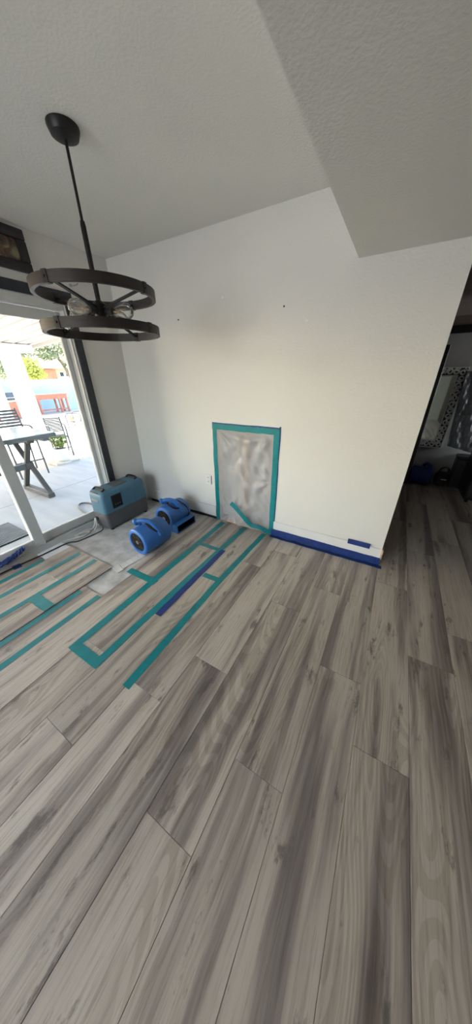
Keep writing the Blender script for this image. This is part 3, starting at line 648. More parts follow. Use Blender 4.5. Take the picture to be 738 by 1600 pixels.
# ---- air movers (local frame: drum axis = y, outlet to +x)
def air_mover(label, loc, rz, R, Lh, outlet, mats, cord_top, with_detail=True):
    t = thing('air_mover', loc, label, 'fan', 'blue air movers', rz=rz)
    body, dark = mats; zc = R + 0.012
    c = (0, 0, zc)
    m = MB(); m.lathe([(R * .70, -Lh * .93), (R * .72, -Lh), (R * .90, -Lh), (R * .97, -Lh * .95), (R, -Lh * .85), (R, -.012), (R * 1.02, 0), (R, .012), (R, Lh * .85), (R * .97, Lh * .95), (R * .90, Lh), (R * .72, Lh), (R * .70, Lh * .93)], c, 'y', 36)
    m.build('drum', body, t, True, 0.8)
    for s_ in (-1, 1):
        g = MB().lathe([(R * .69, s_ * Lh * .935), (R * .69, s_ * Lh * .955)], c, 'y', 28).build('intake', 'black_metal', t)
        if with_detail:
            for rr in (.22, .38, .54):
                mm = MB(); pts = [(R * rr * math.cos(a * PI / 12), s_ * Lh * .975, zc + R * rr * math.sin(a * PI / 12)) for a in range(25)]; mm.tube(pts, R * .02, 6).build('grille_ring', 'brass_dark' if rr == .38 else 'black_rubber', g)
            for a in range(8):
                an = a * PI / 4 + .3; MB().tube([(R * .12 * math.cos(an), s_ * Lh * .975, zc + R * .12 * math.sin(an)), (R * .70 * math.cos(an), s_ * Lh * .975, zc + R * .70 * math.sin(an))], R * .022, 6).build('grille_bar', 'black_rubber', g)
            MB().lathe([(R * .15, s_ * Lh * .957), (R * .14, s_ * Lh * 1.0)], c, 'y', 16).build('motor_hub', 'steel', g)
    # outlet
    s_ = outlet[0]; xo = outlet[1]; h0 = outlet[2]; wy = Lh * outlet[3]
    def sec(x, z0, z1, wyy): return [(s_ * x, yy, zz) for yy, zz in ((-wyy, z0), (wyy, z0), (wyy, z1), (-wyy, z1))]
    m = MB(); m.loft([sec(R * .2, .004, R * 1.0, wy * .96), sec(R * .95, .004, h0 * 1.05, wy * .98), sec(xo, .004, h0, wy)], cap=False)
    m.loft([sec(xo, .004, h0, wy), sec(xo, .014, h0 - .010, wy - .010), sec(xo - .006, .0145, h0 - .0105, wy - .0105)], cap=False).weld()
    ob = m.build('outlet', body, t, True, 0.5)
    m = MB(); m.loft([sec(xo - .006, .015, h0 - .011, wy - .011), sec(R * .9, .016, h0 - .014, wy - .02), sec(R * .5, .018, h0 - .02, wy - .05)], cap=False)
    m.face(sec(R * .5, .018, h0 - .02, wy - .05)); m.build('outlet_throat', 'black_metal', ob)
    # handle with round knob
    H = R + zc
    hp_ = spline([(-R * .45, -Lh * .55, H + .035), (-R * .05, -Lh * .35, H + .052), (R * .42, -Lh * .05, H + .028), (R * .80, Lh * .12, H - R * .45), (R * .93, Lh * .15, H - R * .75)], 6)
    hd = MB().tube(hp_, [0.021 + 0.005 * i / len(hp_) for i in range(len(hp_))], 12).build('handle', body, t, True)
    MB().tube([(-R * .55, -Lh * .60, H + .028), (-R * .45, -Lh * .55, H + .035), (-R * .36, -Lh * .51, H + .040)], [.029, .035, .026], 14).build('handle_knob', body, hd, True)
    MB().tube([(-R * .30, -Lh * .42, H + .03), (-R * .34, -Lh * .35, H - .02)], .015, 10).build('handle_post', body, hd, True)
    if cord_top:
        MB().tube(spline([(-R * .3, -Lh * .3, H + .02), (R * .1, 0.01, H + .035), (R * .5, Lh * .4, H + .0), (R * .85, Lh * .65, H - R * .45), (R * .99, Lh * .72, zc - R * .1), (R * 1.03, Lh * .5, zc - R * .3)], 6), .0065, 8).build('cord', 'black_rubber', t, True)
        MB().tube(spline([(-R * .25, -Lh * .2, H + .015), (R * .2, -Lh * .5, H + .005), (R * .65, -Lh * .35, H - R * .2), (R * .8, Lh * .05, H - R * .33)], 6), .009, 8).build('cord', 'black_rubber', t, True)
    else:
        MB().tube(spline([(-R * .1, -Lh * .12, H + .006), (R * .35, -Lh * .22, H - .005), (R * .7, -Lh * .1, H - R * .28), (R * .86, Lh * .08, H - R * .48)], 6), .012, 8).build('cord', 'black_rubber', t, True)
    for s2 in (-1, 1): MB().box(-R * .55, R * .3, s2 * Lh * .6 - .015, s2 * Lh * .6 + .015, .0005, .022).build('foot', body, t)
    return t
air_mover('blue drum fan lying on the concrete in front, nearest the camera', (0.862, -0.775, SLAB), math.radians(-4), 0.132, 0.155, (-1, 0.140, 0.09, .6), ('fan_blue', 'fan_navy'), False)
air_mover('blue drum fan with flared outlet standing close to the wall', (0.745, -0.325, SLAB), math.radians(-1), 0.130, 0.150, (1, 0.182, 0.098, .98), ('fan_blue', 'fan_navy'), True)

# ---- chandelier
cc = Vector((1.114, -1.018, CEIL))
ch = thing('chandelier', cc, 'dark two-ring wagon wheel chandelier with bare bulbs', 'chandelier'); O = tuple(cc)
Z1, Z2, ZH = 1.878, 1.714, 1.812
MB(O).lathe([(0.03, CEIL - 0.04), (0.055, CEIL - 0.03), (0.065, CEIL - 0.008), (0.065, CEIL - 0.0005)], (cc.x, cc.y, 0), 'z', 28).build('canopy', 'black_metal', ch, True)
MB(O).lathe([(0.0065, 2.15), (0.0065, CEIL - 0.03)], (cc.x, cc.y, 0), 'z', 14).build('upper_rod', 'black_metal', ch, True)
MB(O).lathe([(0.0125, 1.82), (0.0125, 2.135), (0.010, 2.152)], (cc.x, cc.y, 0), 'z', 16).build('lower_rod', 'black_metal', ch, True)
MB(O).lathe([(0.012, ZH - 0.055), (0.03, ZH - 0.045), (0.034, ZH - 0.01), (0.034, ZH + 0.02), (0.018, ZH + 0.035)], (cc.x, cc.y, 0), 'z', 20).build('hub', 'black_metal', ch, True)
MB(O).lathe([(0.002, ZH - 0.08), (0.009, ZH - 0.072), (0.006, ZH - 0.056)], (cc.x, cc.y, 0), 'z', 12).build('finial', 'black_metal', ch, True)
ANG = [math.radians(a) for a in (-78, 12, 102, 192)]
for Zr, dz in ((Z1, 0.004), (Z2, -0.012)):
    rg = MB(O).ringband(0.281, 0.300, Zr - 0.021, Zr + 0.021, (cc.x, cc.y, 0), 72).build('ring', 'dark_wood', ch, True, 0.5)
    for a in ANG:
        da = 0.045
        MB(O).ringband(0.278, 0.303, Zr - 0.0235, Zr + 0.0235, (cc.x, cc.y, 0), 4, a - da, a + da).build('bracket', 'black_metal', rg)
        d = Vector((math.cos(a), math.sin(a), 0)); base = Vector((cc.x, cc.y, 0))
        MB(O).bar(base + d * 0.028 + Vector((0, 0, ZH + dz)), base + d * 0.283 + Vector((0, 0, Zr)), 0.018, 0.008).build('spoke', 'black_metal', ch)
        b_ = base + d * 0.295 + Vector((0, 0, Zr))
        MB(O).tube([b_ + d * 0.007, b_ + d * 0.013], [0.006, 0.004], 8).build('bolt', 'black_metal', rg)
for a in ANG:
    d = Vector((math.cos(a), math.sin(a), -0.05)).normalized(); base = Vector((cc.x, cc.y, ZH - 0.012))
    sk = MB(O).tube([base + d * 0.025, base + d * 0.055, base + d * 0.056, base + d * 0.085], [0.012, 0.013, 0.019, 0.019], 16).build('socket', 'black_metal', ch, True, 0.5)
    prof = [(0.080, 0.014), (0.093, 0.018), (0.112, 0.028), (0.135, 0.036), (0.158, 0.0385), (0.180, 0.034), (0.196, 0.023), (0.204, 0.010), (0.206, 0.001)]
    bu = MB(O).tube([base + d * x for x, r in prof], [r for x, r in prof], 20).build('bulb', 'bulb_glass', ch, True, 3)
    s_ = d.orthogonal().normalized(); u_ = d.cross(s_)
    pts = []
    for k in range(9): pts.append(base + d * (0.105 if k % 2 == 0 else 0.165) + (s_ * math.cos(k * PI / 4) + u_ * math.sin(k * PI / 4)) * 0.010)
    MB(O).tube(pts, 0.0009, 5).build('filament', 'filament', bu)
    MB(O).tube([base + d * 0.086, base + d * 0.125], [0.005, 0.003], 8).build('stem', 'filament', bu)

# ================================================================== FAR ROOM
# tall dark cabinet whose edge shows beside the wall end
cb = thing('tall_cabinet', (2.75, 2.35, 0), 'tall dark cabinet mostly hidden behind the wall end', 'cabinet'); O = tuple(cb.location)
MB(O).box(2.45, 3.035, 2.30, 2.55, 0.002, 1.79).bevel(0.004, 1).build('body', 'frame_wood', cb)
MB(O).box(2.46, 2.74, 2.28, 2.2995, 0.06, 1.76).build('door', 'frame_wood', cb); MB(O).box(2.745, 3.03, 2.28, 2.2995, 0.06, 1.76).build('door', 'frame_wood', cb)
# carved mirror
mx0, mx1, mz0, mz1, fw = 2.62, 3.338, 0.51, 1.555, 0.105
mr = thing('carved_mirror', ((mx0 + mx1) / 2, YB, mz0), 'mirror in a white carved scrollwork frame on the far wall', 'mirror'); O = tuple(mr.location)
yb_ = YB - 0.002
MB(O).box(mx0 + fw - .01, mx1 - fw + .01, yb_ - .012, yb_ - .004, mz0 + fw - .01, mz1 - fw + .01).build('glass', 'mirror_glass', mr)
MB(O).box(mx0, mx1, yb_ - .003, yb_, mz0, mz1).build('backing', 'frame_wood', mr)
def edge(x0, x1, z0, z1): MB(O).box(x0, x1, yb_ - .030, yb_ - .003, z0, z1).build('frame_bead', 'carved_white', mr)
for (a, b_) in ((mz0, mz0 + .012), (mz1 - .012, mz1)): edge(mx0, mx1, a, b_)
for (a, b_) in ((mx0, mx0 + .012), (mx1 - .012, mx1)): edge(a, b_, mz0 + .0121, mz1 - .0121)
for (a, b_) in ((mz0 + fw - .012, mz0 + fw), (mz1 - fw, mz1 - fw + .012)): edge(mx0 + fw, mx1 - fw, a, b_)
for (a, b_) in ((mx0 + fw - .012, mx0 + fw), (mx1 - fw, mx1 - fw + .012)): edge(a, b_, mz0 + fw - .012, mz1 - fw + .012)
def scroll(cx_, cz_, flip, ang):
    pts = []
    for k in range(22):
        th = k / 21 * 2.6 * PI; r = 0.040 * (1 - 0.72 * k / 21)
        x = r * math.cos(th) * flip; z = r * math.sin(th)
        pts.append((cx_ + x * math.cos(ang) - z * math.sin(ang), yb_ - .020, cz_ + x * math.sin(ang) + z * math.cos(ang)))
    MB(O).tube(pts, 0.0105, 6).build('scroll', 'carved_white', mr, True)
mid = fw / 2
k = 0
z = mz0 + mid
while z < mz1 - mid + .01:
    for x in (mx0 + mid, mx1 - mid): scroll(x, z, 1 if k % 2 else -1, 0.9 * k)
    z += 0.078; k += 1
x = mx0 + mid + .078
while x < mx1 - mid - .04:
    for z in (mz0 + mid, mz1 - mid): scroll(x, z, 1 if k % 2 else -1, 0.7 * k)
    x += 0.078; k += 1
# picture panel wrapped in plastic, leaning beside the mirror
wp = thing('wrapped_panel', (3.7, 2.5, 0.3), 'flat panel wrapped in crinkled clear plastic leaning beside the mirror', 'panel'); O = tuple(wp.location)
C0 = [Vector((3.36, 2.585, 1.50)), Vector((3.86, 2.585, 1.50)), Vector((3.86, 2.47, 0.50)), Vector((3.42, 2.47, 0.52))]
C0[0] = hy(729, 580, 2.535); C0[3] = hy(699, 697, 2.475); C0[1] = C0[0] + Vector((.5, 0, 0)); C0[2] = Vector((C0[3].x + .5, 2.475, .47)); C0[3].z = max(.53, C0[3].z)
def wrap(u, v, off):
    p = (C0[3].lerp(C0[0], v)).lerp(C0[2].lerp(C0[1], v), u)
    d = 0.010 * math.sin(25 * u + 5 * v) + 0.008 * math.sin(13 * v + 19 * u) + 0.006 * math.sin(47 * u - 23 * v) + .004 * math.sin(61 * v + 30 * u)
    return p + Vector((0, off + d * (0 if off > 0 else 1), 0))
m = MB(O); m.loft([[wrap(0, 0, .006), wrap(1, 0, .006), wrap(1, 1, .006), wrap(0, 1, .006)], [wrap(0, 0, .026), wrap(1, 0, .026), wrap(1, 1, .026), wrap(0, 1, .026)]]); m.build('board', 'black_leather', wp)
MB(O).grid(lambda u, v: wrap(u, v, -0.020), 40, 60).build('plastic_wrap', 'wrap_film', wp, True, 3)
tk = thing('storage_trunk', (3.85, 2.53, 0), 'low black trunk under the plastic wrapped panel', 'trunk'); O = tuple(tk.location)
MB(O).box(3.55, 4.2, 2.435, 2.612, 0.001, 0.42).bevel(.008, 1).build('body', 'black_leather', tk)
MB(O).box(3.545, 4.205, 2.43, 2.614, 0.421, 0.465).bevel(.008, 1).build('lid', 'black_leather', tk)
MB(O).box(3.80, 3.86, 2.425, 2.4295, 0.38, 0.44).build('latch', 'brass_dark', tk)
# white door-like strip behind it
st = hy(724, 585, 2.6)
# black armchair at the right edge
ac = thing('black_armchair', (4.05, 2.15, 0), 'black leather armchair in the dark far room at the right edge', 'armchair'); O = tuple(ac.location)
MB(O).box(3.66, 4.45, 1.92, 2.42, 0.03, 0.42).bevel(.04, 3).build('seat', 'black_leather', ac, True)
MB(O).box(3.64, 3.80, 1.90, 2.40, 0.03, 0.70).bevel(.05, 3).build('armrest', 'black_leather', ac, True)
MB(O).box(4.31, 4.47, 1.90, 2.40, 0.03, 0.62).bevel(.05, 3).build('armrest', 'black_leather', ac, True)
MB(O).box(3.70, 4.42, 1.90, 2.10, 0.30, 1.16).bevel(.06, 3).build('backrest', 'black_leather', ac, True)
for (x, y) in ((3.7, 1.96), (4.4, 1.96), (3.7, 2.36), (4.4, 2.36)): MB(O).lathe([(.018, .0005), (.022, .04)], (x, y, 0), 'z', 10).build('foot', 'black_metal', ac)
# black duffel bag
db = thing('duffel_bag', (3.46, 2.46, 0), 'black soft duffel bag on the floor below the mirror', 'bag'); O = tuple(db.location)
rings = []
for k in range(9):
    y = 2.33 + .26 * k / 8; e = math.sin(PI * (k + .6) / 9.2) ** .5
    rings.append([(3.447 + .088 * e * math.copysign(abs(math.cos(a)) ** .7, math.cos(a)), y, 0.001 + .11 * (1 + e * math.copysign(abs(math.sin(a)) ** .7, math.sin(a))) * (1 + .05 * math.sin(3 * y * 9))) for a in [2 * PI * i / 18 for i in range(18)]])
MB(O).loft(rings).build('body', 'black_cloth', db, True, 2)
MB(O).tube(spline([(3.385, 2.36, .18), (3.39, 2.38, .26), (3.447, 2.42, .29), (3.50, 2.46, .26), (3.51, 2.5, .18)], 5), .012).build('strap', 'black_cloth', db, True)
tag(MB(O).box(3.43, 3.49, 2.318, 2.328, .13, .145).build('buckle', 'steel', db), 'pale metal buckle')
air_mover('dark blue fan on the far room floor beside the wall end', (3.19, 2.42, 0.0), math.radians(80), 0.125, 0.135, (1, 0.16, .09, .95), ('fan_navy', 'fan_navy'), False, False)
# blue tape scrap on far floor
q = hz(736, 774, 0.0006)
floor_tape([(q.x - .01, q.y + .04), (q.x + .06, q.y - .05)], .05, 'tape_blue', 'blue tape scrap on the far floor beside the black armchair', 0.0006, 'blue tape pieces', seed=31, n=3)

# ================================================================== OUTSIDE
PZ0 = -0.10
tag(MB((0, 0, 0)).box(-3.03, -0.145, -7, 9, PZ0 - .1, PZ0).build('patio', 'patio_concrete'), 'shaded pale concrete patio slab outside the door', 'patio', kind='structure')
tag(MB((-20, 0, 0)).box(-60, -3.031, -40, 45, PZ0 - .3, PZ0 - .012).build('ground', 'gravel'), 'sunlit pale gravel yard', 'ground', kind='structure')
tag(MB((-10, 4, 0)).box(-12.7, -8.6, -3, 12, PZ0 - .0119, PZ0 - .004).build('dirt_bed', 'dirt'), 'bare brown earth bed in front of the blue wall', 'ground', kind='structure')
tag(MB((-1.7, 0, 0)).box(-1.75, -1.742, -7, 9, PZ0 + .0001, PZ0 + .0008).build('trim_3', 'chair_grey'), 'control joint across the patio slab', 'trim', kind='structure')
# block wall
bw = thing('wall_yard', (-13, 3, PZ0), 'pale blue block wall at the back of the yard', 'wall', kind='structure'); O = tuple(bw.location)
for k in range(9):
    y0 = -5 + k * 2.4
    MB(O).box(-13.2, -13.0, y0 + .012, y0 + 2.388, PZ0 - .01, 1.36).build('panel', 'block_wall', bw)
    MB(O).box(-13.22, -12.97, y0 - .03, y0 + .011, PZ0 - .01, 1.40).build('pilaster', 'block_wall', bw)
# patio cover: sloping white pans on a beam and posts
CV = thing('patio_cover', (-6.6, 2.45, PZ0), 'white ribbed metal patio cover on posts over the slab', 'patio cover'); O = tuple(CV.location)
xe, ze, xh, zh = -6.75, 2.235, -0.16, 2.70
yend = 2.45
k = 0; y = yend - 0.02
while y > -4.6:
    m = MB(O); w_ = 0.30
    prof = [(0, 0), (.11, 0), (.125, .05), (.175, .05), (.19, 0), (.298, 0)]
    r0 = [(xe, y - u, ze + .03 + v) for u, v in prof]; r1 = [(xh, y - u, zh + .03 + v) for u, v in prof]
    r0 += [(xe, y - u, ze + .034 + v) for u, v in prof[::-1]]; r1 += [(xh, y - u, zh + .034 + v) for u, v in prof[::-1]]
    m.loft([r0, r1]); m.build('pan', 'cover_white', CV); y -= w_; k += 1
MB(O).hexa([(xe - .02, yend - .02, ze - .05), (xh, yend - .02, zh - .05), (xh, yend + .03, zh - .05), (xe - .02, yend + .03, ze - .05)], [(xe - .02, yend - .02, ze + .11), (xh, yend - .02, zh + .11), (xh, yend + .03, zh + .11), (xe - .02, yend + .03, ze + .11)]).build('fascia', 'cover_white', CV)
MB(O).box(xe - .10, xe - .021, -4.6, yend + .03, ze - .10, ze + .10).build('gutter', 'post_white', CV)
bm_ = MB(O).box(xe + .10, xe + .25, -4.6, yend - .1, ze - .16, ze + .028).build('beam', 'post_white', CV)
for yp, wy in ((1.72, .30), (1.18, .22), (-0.9, .25), (-3.2, .25)):
    po = MB(O).box(xe + .06, xe + .29, yp - wy / 2, yp + wy / 2, PZ0 - .01, ze - .161).bevel(.01, 1).build('post', 'post_white', CV)
    MB(O).box(xe + .03, xe + .32, yp - wy / 2 - .03, yp + wy / 2 + .03, PZ0 - .009, PZ0 + .18).bevel(.01, 1).build('post_base', 'post_white', po)
MB(O).box(xe + .12, xe + .2, 1.96, 2.03, PZ0 - .01, ze - .161).build('trellis_bar', 'post_white', CV)

# ---- dining table with X trestles
TX0, TX1, TY0, TY1, TZ = -2.35, -1.40, -2.3, -0.235, 0.81
tb = thing('patio_table', ((TX0 + TX1) / 2, (TY0 + TY1) / 2, PZ0), 'tall grey patio table on crossed trestle legs outside the door', 'table'); O = tuple(tb.location)
n = 6
for k in range(n):
    a, b_ = TX0 + (TX1 - TX0) * k / n, TX0 + (TX1 - TX0) * (k + 1) / n
    MB(O).box(a + .002, b_ - .002, TY0, TY1, TZ - .045, TZ).bevel(.003, 1).build('top_plank', 'table_top' if k < n - 1 else 'table_top', tb)
MB(O).box(TX1 + .0005, TX1 + .014, TY0, TY1, TZ - .05, TZ - .003).build('edge_board', 'table_grey', tb)
MB(O).box(TX0 + .04, TX1 - .03, TY0 + .08, TY0 + .16, TZ - .10, TZ - .0455).build('apron', 'table_grey', tb)
MB(O).box(TX0 + .04, TX1 - .03, TY1 - .16, TY1 - .08, TZ - .10, TZ - .0455).build('apron', 'table_grey', tb)
for yy in (-0.51, -1.95):
    xa, xb_ = -2.17, -1.55
    MB(O).box(xa - .06, xb_ + .06, yy - .045, yy + .045, PZ0 + .0005, PZ0 + .07).bevel(.006, 1).build('trestle_foot', 'table_leg', tb)
    MB(O).box(xa - .02, xb_ + .02, yy - .04, yy + .04, TZ - .115, TZ - .0456).build('trestle_head', 'table_leg', tb)
    for (p, q) in (((xa, yy - .018, PZ0 + .06), (xb_ - .04, yy - .018, TZ - .11)), ((xb_, yy + .018, PZ0 + .06), (xa + .04, yy + .018, TZ - .11))):
        MB(O).bar(p, q, .034, .062, (0, 1, 0)).build('leg', 'table_leg', tb)
    MB(O).box((xa + xb_) / 2 - .045, (xa + xb_) / 2 + .045, yy - .05, yy + .05, .285, .385).bevel(.005, 1).build('trestle_hub', 'table_leg', tb)
MB(O).box((-2.17 - 1.55) / 2 - .03, (-2.17 - 1.55) / 2 + .03, -1.90, -0.56, .295, .375).build('stretcher', 'table_grey', tb)

# ---- chairs
def patio_chair(label, loc, rz, sh=0.45, bh=0.5, wd=0.5, mat='chair_grey', slats=9):
    t = thing('patio_chair', loc, label, 'chair', 'grey slatted patio chairs', rz=rz); hw = wd / 2
    for s_ in (-1, 1):
        MB().tube([(s_ * hw, 0.22, 0.0005), (s_ * hw, 0.20, sh)], .014).build('leg', mat, t)
        MB().tube([(s_ * hw, -0.30, 0.0005), (s_ * hw, -0.20, sh)], .014).build('leg', mat, t)
        MB().tube(spline([(s_ * hw, -0.20, sh), (s_ * hw, -0.24, sh + bh * .5), (s_ * hw, -0.31, sh + bh)], 4), .014).build('back_post', mat, t)
        MB().tube(spline([(s_ * hw, -0.24, sh + .22), (s_ * hw, 0.05, sh + .24), (s_ * hw, .2, sh + .2), (s_ * hw, .2, sh)], 4), .014).build('armrest', mat, t)
    for k in range(slats):
        f = (k + .5) / slats; z = sh + .06 + (bh - .07) * f; y = -.205 - .1 * f * f
        MB().box(-hw + .012, hw - .012, y - .006, y + .006, z - (bh / slats) * .30, z + (bh / slats) * .30).build('back_slat', mat, t)
    for k in range(8):
        y = -.19 + .05 * k; MB().box(-hw + .012, hw - .012, y, y + .036, sh - .01, sh + .006).build('seat_slat', mat, t)
    MB().tube([(-hw, .21, sh * .45), (hw, .21, sh * .45)], .010).build('stretcher', mat, t)
    return t
patio_chair('grey slatted chair back showing above the patio table', (-2.95, -0.12, PZ0), math.radians(-95), 0.60, 0.50, 0.42)
patio_chair('grey slatted chair beyond the end of the patio table', (-3.75, 0.95, PZ0), math.radians(-110), 0.42, 0.36, 0.30)
patio_chair('grey slatted lounge chair alone in the yard near the door frame', (-6.15, 2.83, PZ0 - .012), math.radians(128), 0.36, 0.46, 0.5)
# ---- potted plant
pp = hz(97, 716, PZ0)
pp = Vector((-3.17, 0.62, PZ0))
tr = MB((pp.x, pp.y, PZ0 - .012)).box(pp.x - .17, pp.x + .17, pp.y - .24, pp.y + .24, PZ0 - .0115, PZ0 + .03).bevel(.008, 1).build('paving_stone', 'stone')
tag(tr, 'flat tan paving stone under the white plant pot', 'stone')
pt = thing('potted_plant', (pp.x, pp.y, PZ0 + .03), 'leafy green plant in a round white pot at the patio edge', 'plant'); O = tuple(pt.location)
MB(O).lathe([(.09, PZ0 + .0305), (.13, PZ0 + .08), (.145, PZ0 + .16), (.135, PZ0 + .25), (.12, PZ0 + .275), (.13, PZ0 + .29), (.118, PZ0 + .29), (.11, PZ0 + .265)], (pp.x, pp.y, 0), 'z', 26).build('pot', 'pot_white', pt, True, .9)
MB(O).lathe([(.112, PZ0 + .266), (.112, PZ0 + .272)], (pp.x, pp.y, 0), 'z', 20).build('soil', 'soil', pt)
rnd = random.Random(3)
def leaf_mesh(m, p, d, L_, W_):
    d = d.normalized(); s_ = d.cross(Vector((rnd.uniform(-1, 1), rnd.uniform(-1, 1), rnd.uniform(-.5, 1)))); s_ = s_.normalized() if s_.length > 1e-4 else d.orthogonal()
    n_ = s_.cross(d).normalized() * L_ * .08
    m.face([p, p + d * L_ * .45 + s_ * W_ + n_, p + d * L_ - n_, p + d * L_ * .45 - s_ * W_ + n_])
m = MB(O); ms = MB(O)
for k in range(16):
    a = rnd.uniform(0, 2 * PI); top = Vector((pp.x + math.cos(a) * rnd.uniform(.02, .17), pp.y + math.sin(a) * rnd.uniform(.02, .17), PZ0 + .27 + rnd.uniform(.12, .32)))
    b_ = Vector((pp.x + math.cos(a) * .04, pp.y + math.sin(a) * .04, PZ0 + .26))
    ms.tube([b_, b_.lerp(top, .5) + Vector((0, 0, .03)), top], [.004, .003, .002], 5)
    for j in range(14):
        p = b_.lerp(top, rnd.uniform(.25, 1)); leaf_mesh(m, p, Vector((rnd.uniform(-1, 1), rnd.uniform(-1, 1), rnd.uniform(-.1, 1))), rnd.uniform(.05, .09), .016)
tag(m.build('foliage', 'leaf_lime', pt), kind='stuff'); ms.build('stems', 'bark', pt, True)
# ---- slatted door mat outside
dm = thing('door_mat', (-0.95, -1.55, PZ0), 'dark slatted mat on the patio outside the door', 'mat'); O = tuple(dm.location)
for k in range(14):
    x = -1.18 + k * .038
    MB(O).box(x, x + .022, -2.0, -1.20, PZ0 + .006, PZ0 + .016).build('slat', 'mat_grey', dm)
MB(O).box(-1.19, -0.65, -2.01, -1.19, PZ0 + .0001, PZ0 + .0004).build('base_sheet', 'black_rubber', dm)
for y in (-1.95, -1.6, -1.25): MB(O).box(-1.18, -1.18 + 13 * .038 + .022, y, y + .02, PZ0 + .0005, PZ0 + .0058).build('cross_bar', 'mat_grey', dm)
cord('garden_hose', [(-0.2, -0.64, PZ0 + .012), (-0.5, -0.60, PZ0 + .012), (-0.82, -0.52, PZ0 + .012), (-0.90, -0.44, PZ0 + .012), (-0.82, -0.38, PZ0 + .012), (-0.6, -0.36, PZ0 + .012), (-0.45, -0.3, PZ0 + .012)], .011, 'chair_grey', 'grey hose loop on the patio behind the dehumidifier')
# ---- red wooden bench by the yard wall
rb = thing('garden_bench', (-12.2, 5.2, PZ0), 'long red-brown wooden table in front of the blue wall', 'bench'); O = tuple(rb.location)
for k in range(4): MB(O).box(-12.45 + k * .13, -12.33 + k * .13, 3.9, 6.0, .70, .745).build('top_board', 'bench_red', rb)
MB(O).box(-11.99, -11.95, 3.95, 5.95, .52, .70).build('apron', 'bench_red', rb); MB(O).box(-12.44, -12.40, 3.95, 5.95, .52, .70).build('apron', 'bench_red', rb)
for y in (3.98, 4.6, 5.55, 5.9):
    for x in (-12.44, -12.02): MB(O).box(x, x + .06, y - .04, y + .04, PZ0 - .002, .52).build('leg', 'bench_red', rb)
MB(O).box(-12.05, -11.99, 4.0, 5.9, .02, .08).build('stretcher', 'bench_red', rb)
# ---- barbecue grill left of it
bq = thing('barbecue_grill', (-11.6, 3.2, PZ0), 'dark barbecue grill in the shade before the blue wall', 'grill'); O = tuple(bq.location)
MB(O).box(-12.0, -11.4, 2.7, 3.75, PZ0 - .003, .55).bevel(.02, 1).build('cabinet', 'bench_red', bq)
MB(O).box(-12.0, -11.4, 2.7, 3.75, .56, .62).build('shelf', 'steel', bq)
MB(O).prism([(-12.0, .63), (-11.4, .63), (-11.42, .80), (-11.55, .92), (-11.85, .92), (-11.98, .80)], 'y', 2.75, 3.7).build('hood', 'grill_dark', bq)
MB(O).tube([(-11.36, 2.85, .72), (-11.36, 3.6, .72)], .02).build('hood_handle', 'steel', bq)
# ---- small things in the yard
q = hz(62, 650, PZ0)
o = MB((-8.4, 2.75, PZ0)).lathe([(.075, PZ0 - .003), (.09, PZ0 + .25), (.08, PZ0 + .25), (.07, PZ0 + .01)], (-8.4, 2.75, 0), 'z', 16).build('bucket', 'cup_teal', None, True, .8); tag(o, 'small teal bucket on the ground right of the post', 'bucket')
o = MB((-8.3, 3.85, PZ0)).lathe([(.06, PZ0 - .003), (.09, PZ0 + .15), (.10, PZ0 + .15), (.10, PZ0 + .18), (.088, PZ0 + .18), (.06, PZ0 + .03)], (-8.3, 3.85, 0), 'z', 16).build('clay_pot', 'clay', None, True, .8); tag(o, 'orange clay pot on the ground before the bench', 'pot')

# ---- neighbour house beyond the wall
nh = thing('neighbour_house', (-24, 12, PZ0), 'tan house with red tiled roof beyond the blue wall', 'house'); O = tuple(nh.location)
MB(O).box(-29, -22.5, 9.6, 18, PZ0, 2.05).build('wall', 'stucco_tan', nh)
MB(O).prism([(-29.4, 2.06), (-22.0, 2.06), (-25.7, 2.9)], 'y', 9.2, 18.4).build('roof', 'stucco_tan', nh)
MB(O).box(-22.48, -22.3, 9.7, 11.4, 1.1, 2.0).build('gable_panel', 'roof_tile', nh)
for y in (11.7, 12.2):
    wn = MB(O).box(-22.49, -22.42, y, y + .4, 1.45, 1.85).build('window', 'post_white', nh); MB(O).box(-22.419, -22.41, y + .05, y + .35, 1.5, 1.8).build('pane', 'glass_dark', wn)
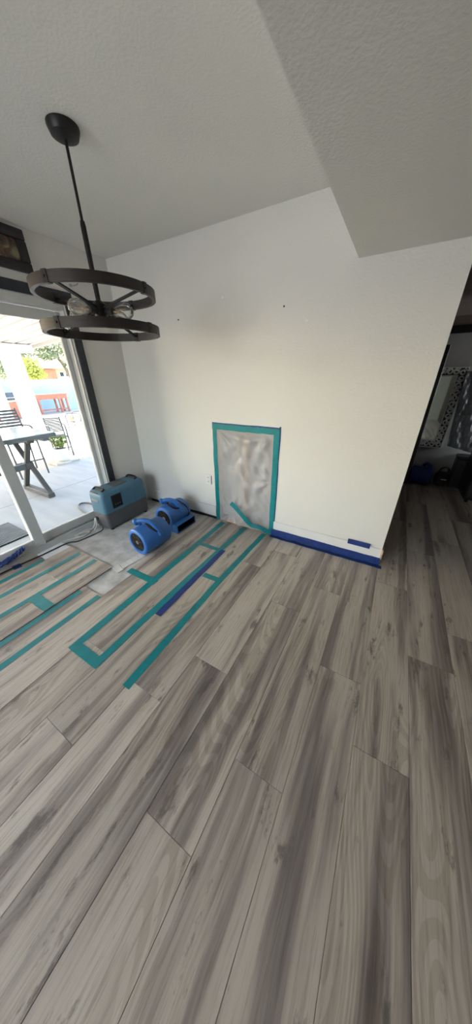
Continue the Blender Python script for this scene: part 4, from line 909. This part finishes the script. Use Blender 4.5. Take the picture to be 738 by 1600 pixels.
# ---- trees
def tree(name, label, base, h, branches, blobs, nleaf, ls, mat, seed, cat='tree'):
    global rnd
    rnd = random.Random(seed)
    t = thing(name, base, label, cat, 'trees beyond the yard wall'); O = tuple(t.location); B = Vector(base)
    m = MB(O)
    for pts, r in branches:
        P = spline([B + Vector(p) for p in pts], 5); m.tube(P, [r * (1 - .75 * i / (len(P) - 1)) for i in range(len(P))], 8)
    m.build('trunk', 'bark', t, True)
    m = MB(O)
    for (c, rad) in blobs:
        for k in range(nleaf):
            d = Vector((rnd.gauss(0, 1), rnd.gauss(0, 1), rnd.gauss(0, 1))).normalized() * rnd.random() ** .45
            p = B + Vector(c) + Vector((d.x * rad[0], d.y * rad[1], d.z * rad[2]))
            leaf_mesh(m, p, Vector((rnd.uniform(-1, 1), rnd.uniform(-1, 1), rnd.uniform(-1, .6))), ls * rnd.uniform(.7, 1.3), ls * .28)
    tag(m.build('foliage', mat, t), kind='stuff')
def rel(base, px, py, x): return tuple(hx(px, py, x) - Vector(base))
B1 = (-17, 9.4, PZ0)
tree('olive_tree', 'large olive green tree leaning over the yard wall', B1, 6,
     [([(0, 0, 0), (0, .1, 1.2), rel(B1, 108, 585, -17), rel(B1, 95, 565, -17), rel(B1, 78, 548, -17), rel(B1, 66, 540, -17)], .17), ([rel(B1, 100, 573, -17), rel(B1, 112, 556, -16.6), rel(B1, 118, 535, -16.4)], .08), ([rel(B1, 92, 562, -17), rel(B1, 90, 548, -17), rel(B1, 96, 530, -17)], .07), ([rel(B1, 84, 553, -17), rel(B1, 66, 556, -17), rel(B1, 52, 553, -17)], .05)],
     [(rel(B1, 62, 546, -17.4), (.9, .95, .42)), (rel(B1, 84, 540, -17), (1.0, 1.1, .45)), (rel(B1, 100, 548, -16.6), (.9, .8, .4)), (rel(B1, 112, 565, -16.4), (.8, .55, .6)), (rel(B1, 85, 522, -17), (1.4, 2.0, .7)), (rel(B1, 74, 556, -16.8), (.7, .55, .25))], 480, .14, 'leaf_olive', 11)
B2 = (-15.2, 6.3, PZ0)
tree('yellow_shrub_tree', 'bright yellow-green bushy tree behind the blue wall', B2, 3,
     [([(0, 0, 0), (0, .1, 1), (0, .1, 1.7)], .08)], [(rel(B2, 48, 574, -15.2), (.6, .55, .5)), (rel(B2, 56, 583, -15.2), (.5, .5, .4)), (rel(B2, 40, 585, -15.2), (.5, .5, .45))], 900, .12, 'leaf_yellow', 12)
B3 = (-16.6, 4.0, PZ0)
tree('dark_tree', 'dark green tree seen between the white posts', B3, 4,
     [([(0, 0, 0), (0, .1, 1.2), (0, .2, 2.6)], .12)], [(rel(B3, 30, 556, -16.6), (.9, .8, .7)), (rel(B3, 12, 560, -16.6), (.9, .9, .8)), (rel(B3, 2, 572, -16.6), (.9, .9, .8))], 900, .15, 'leaf_olive', 13)
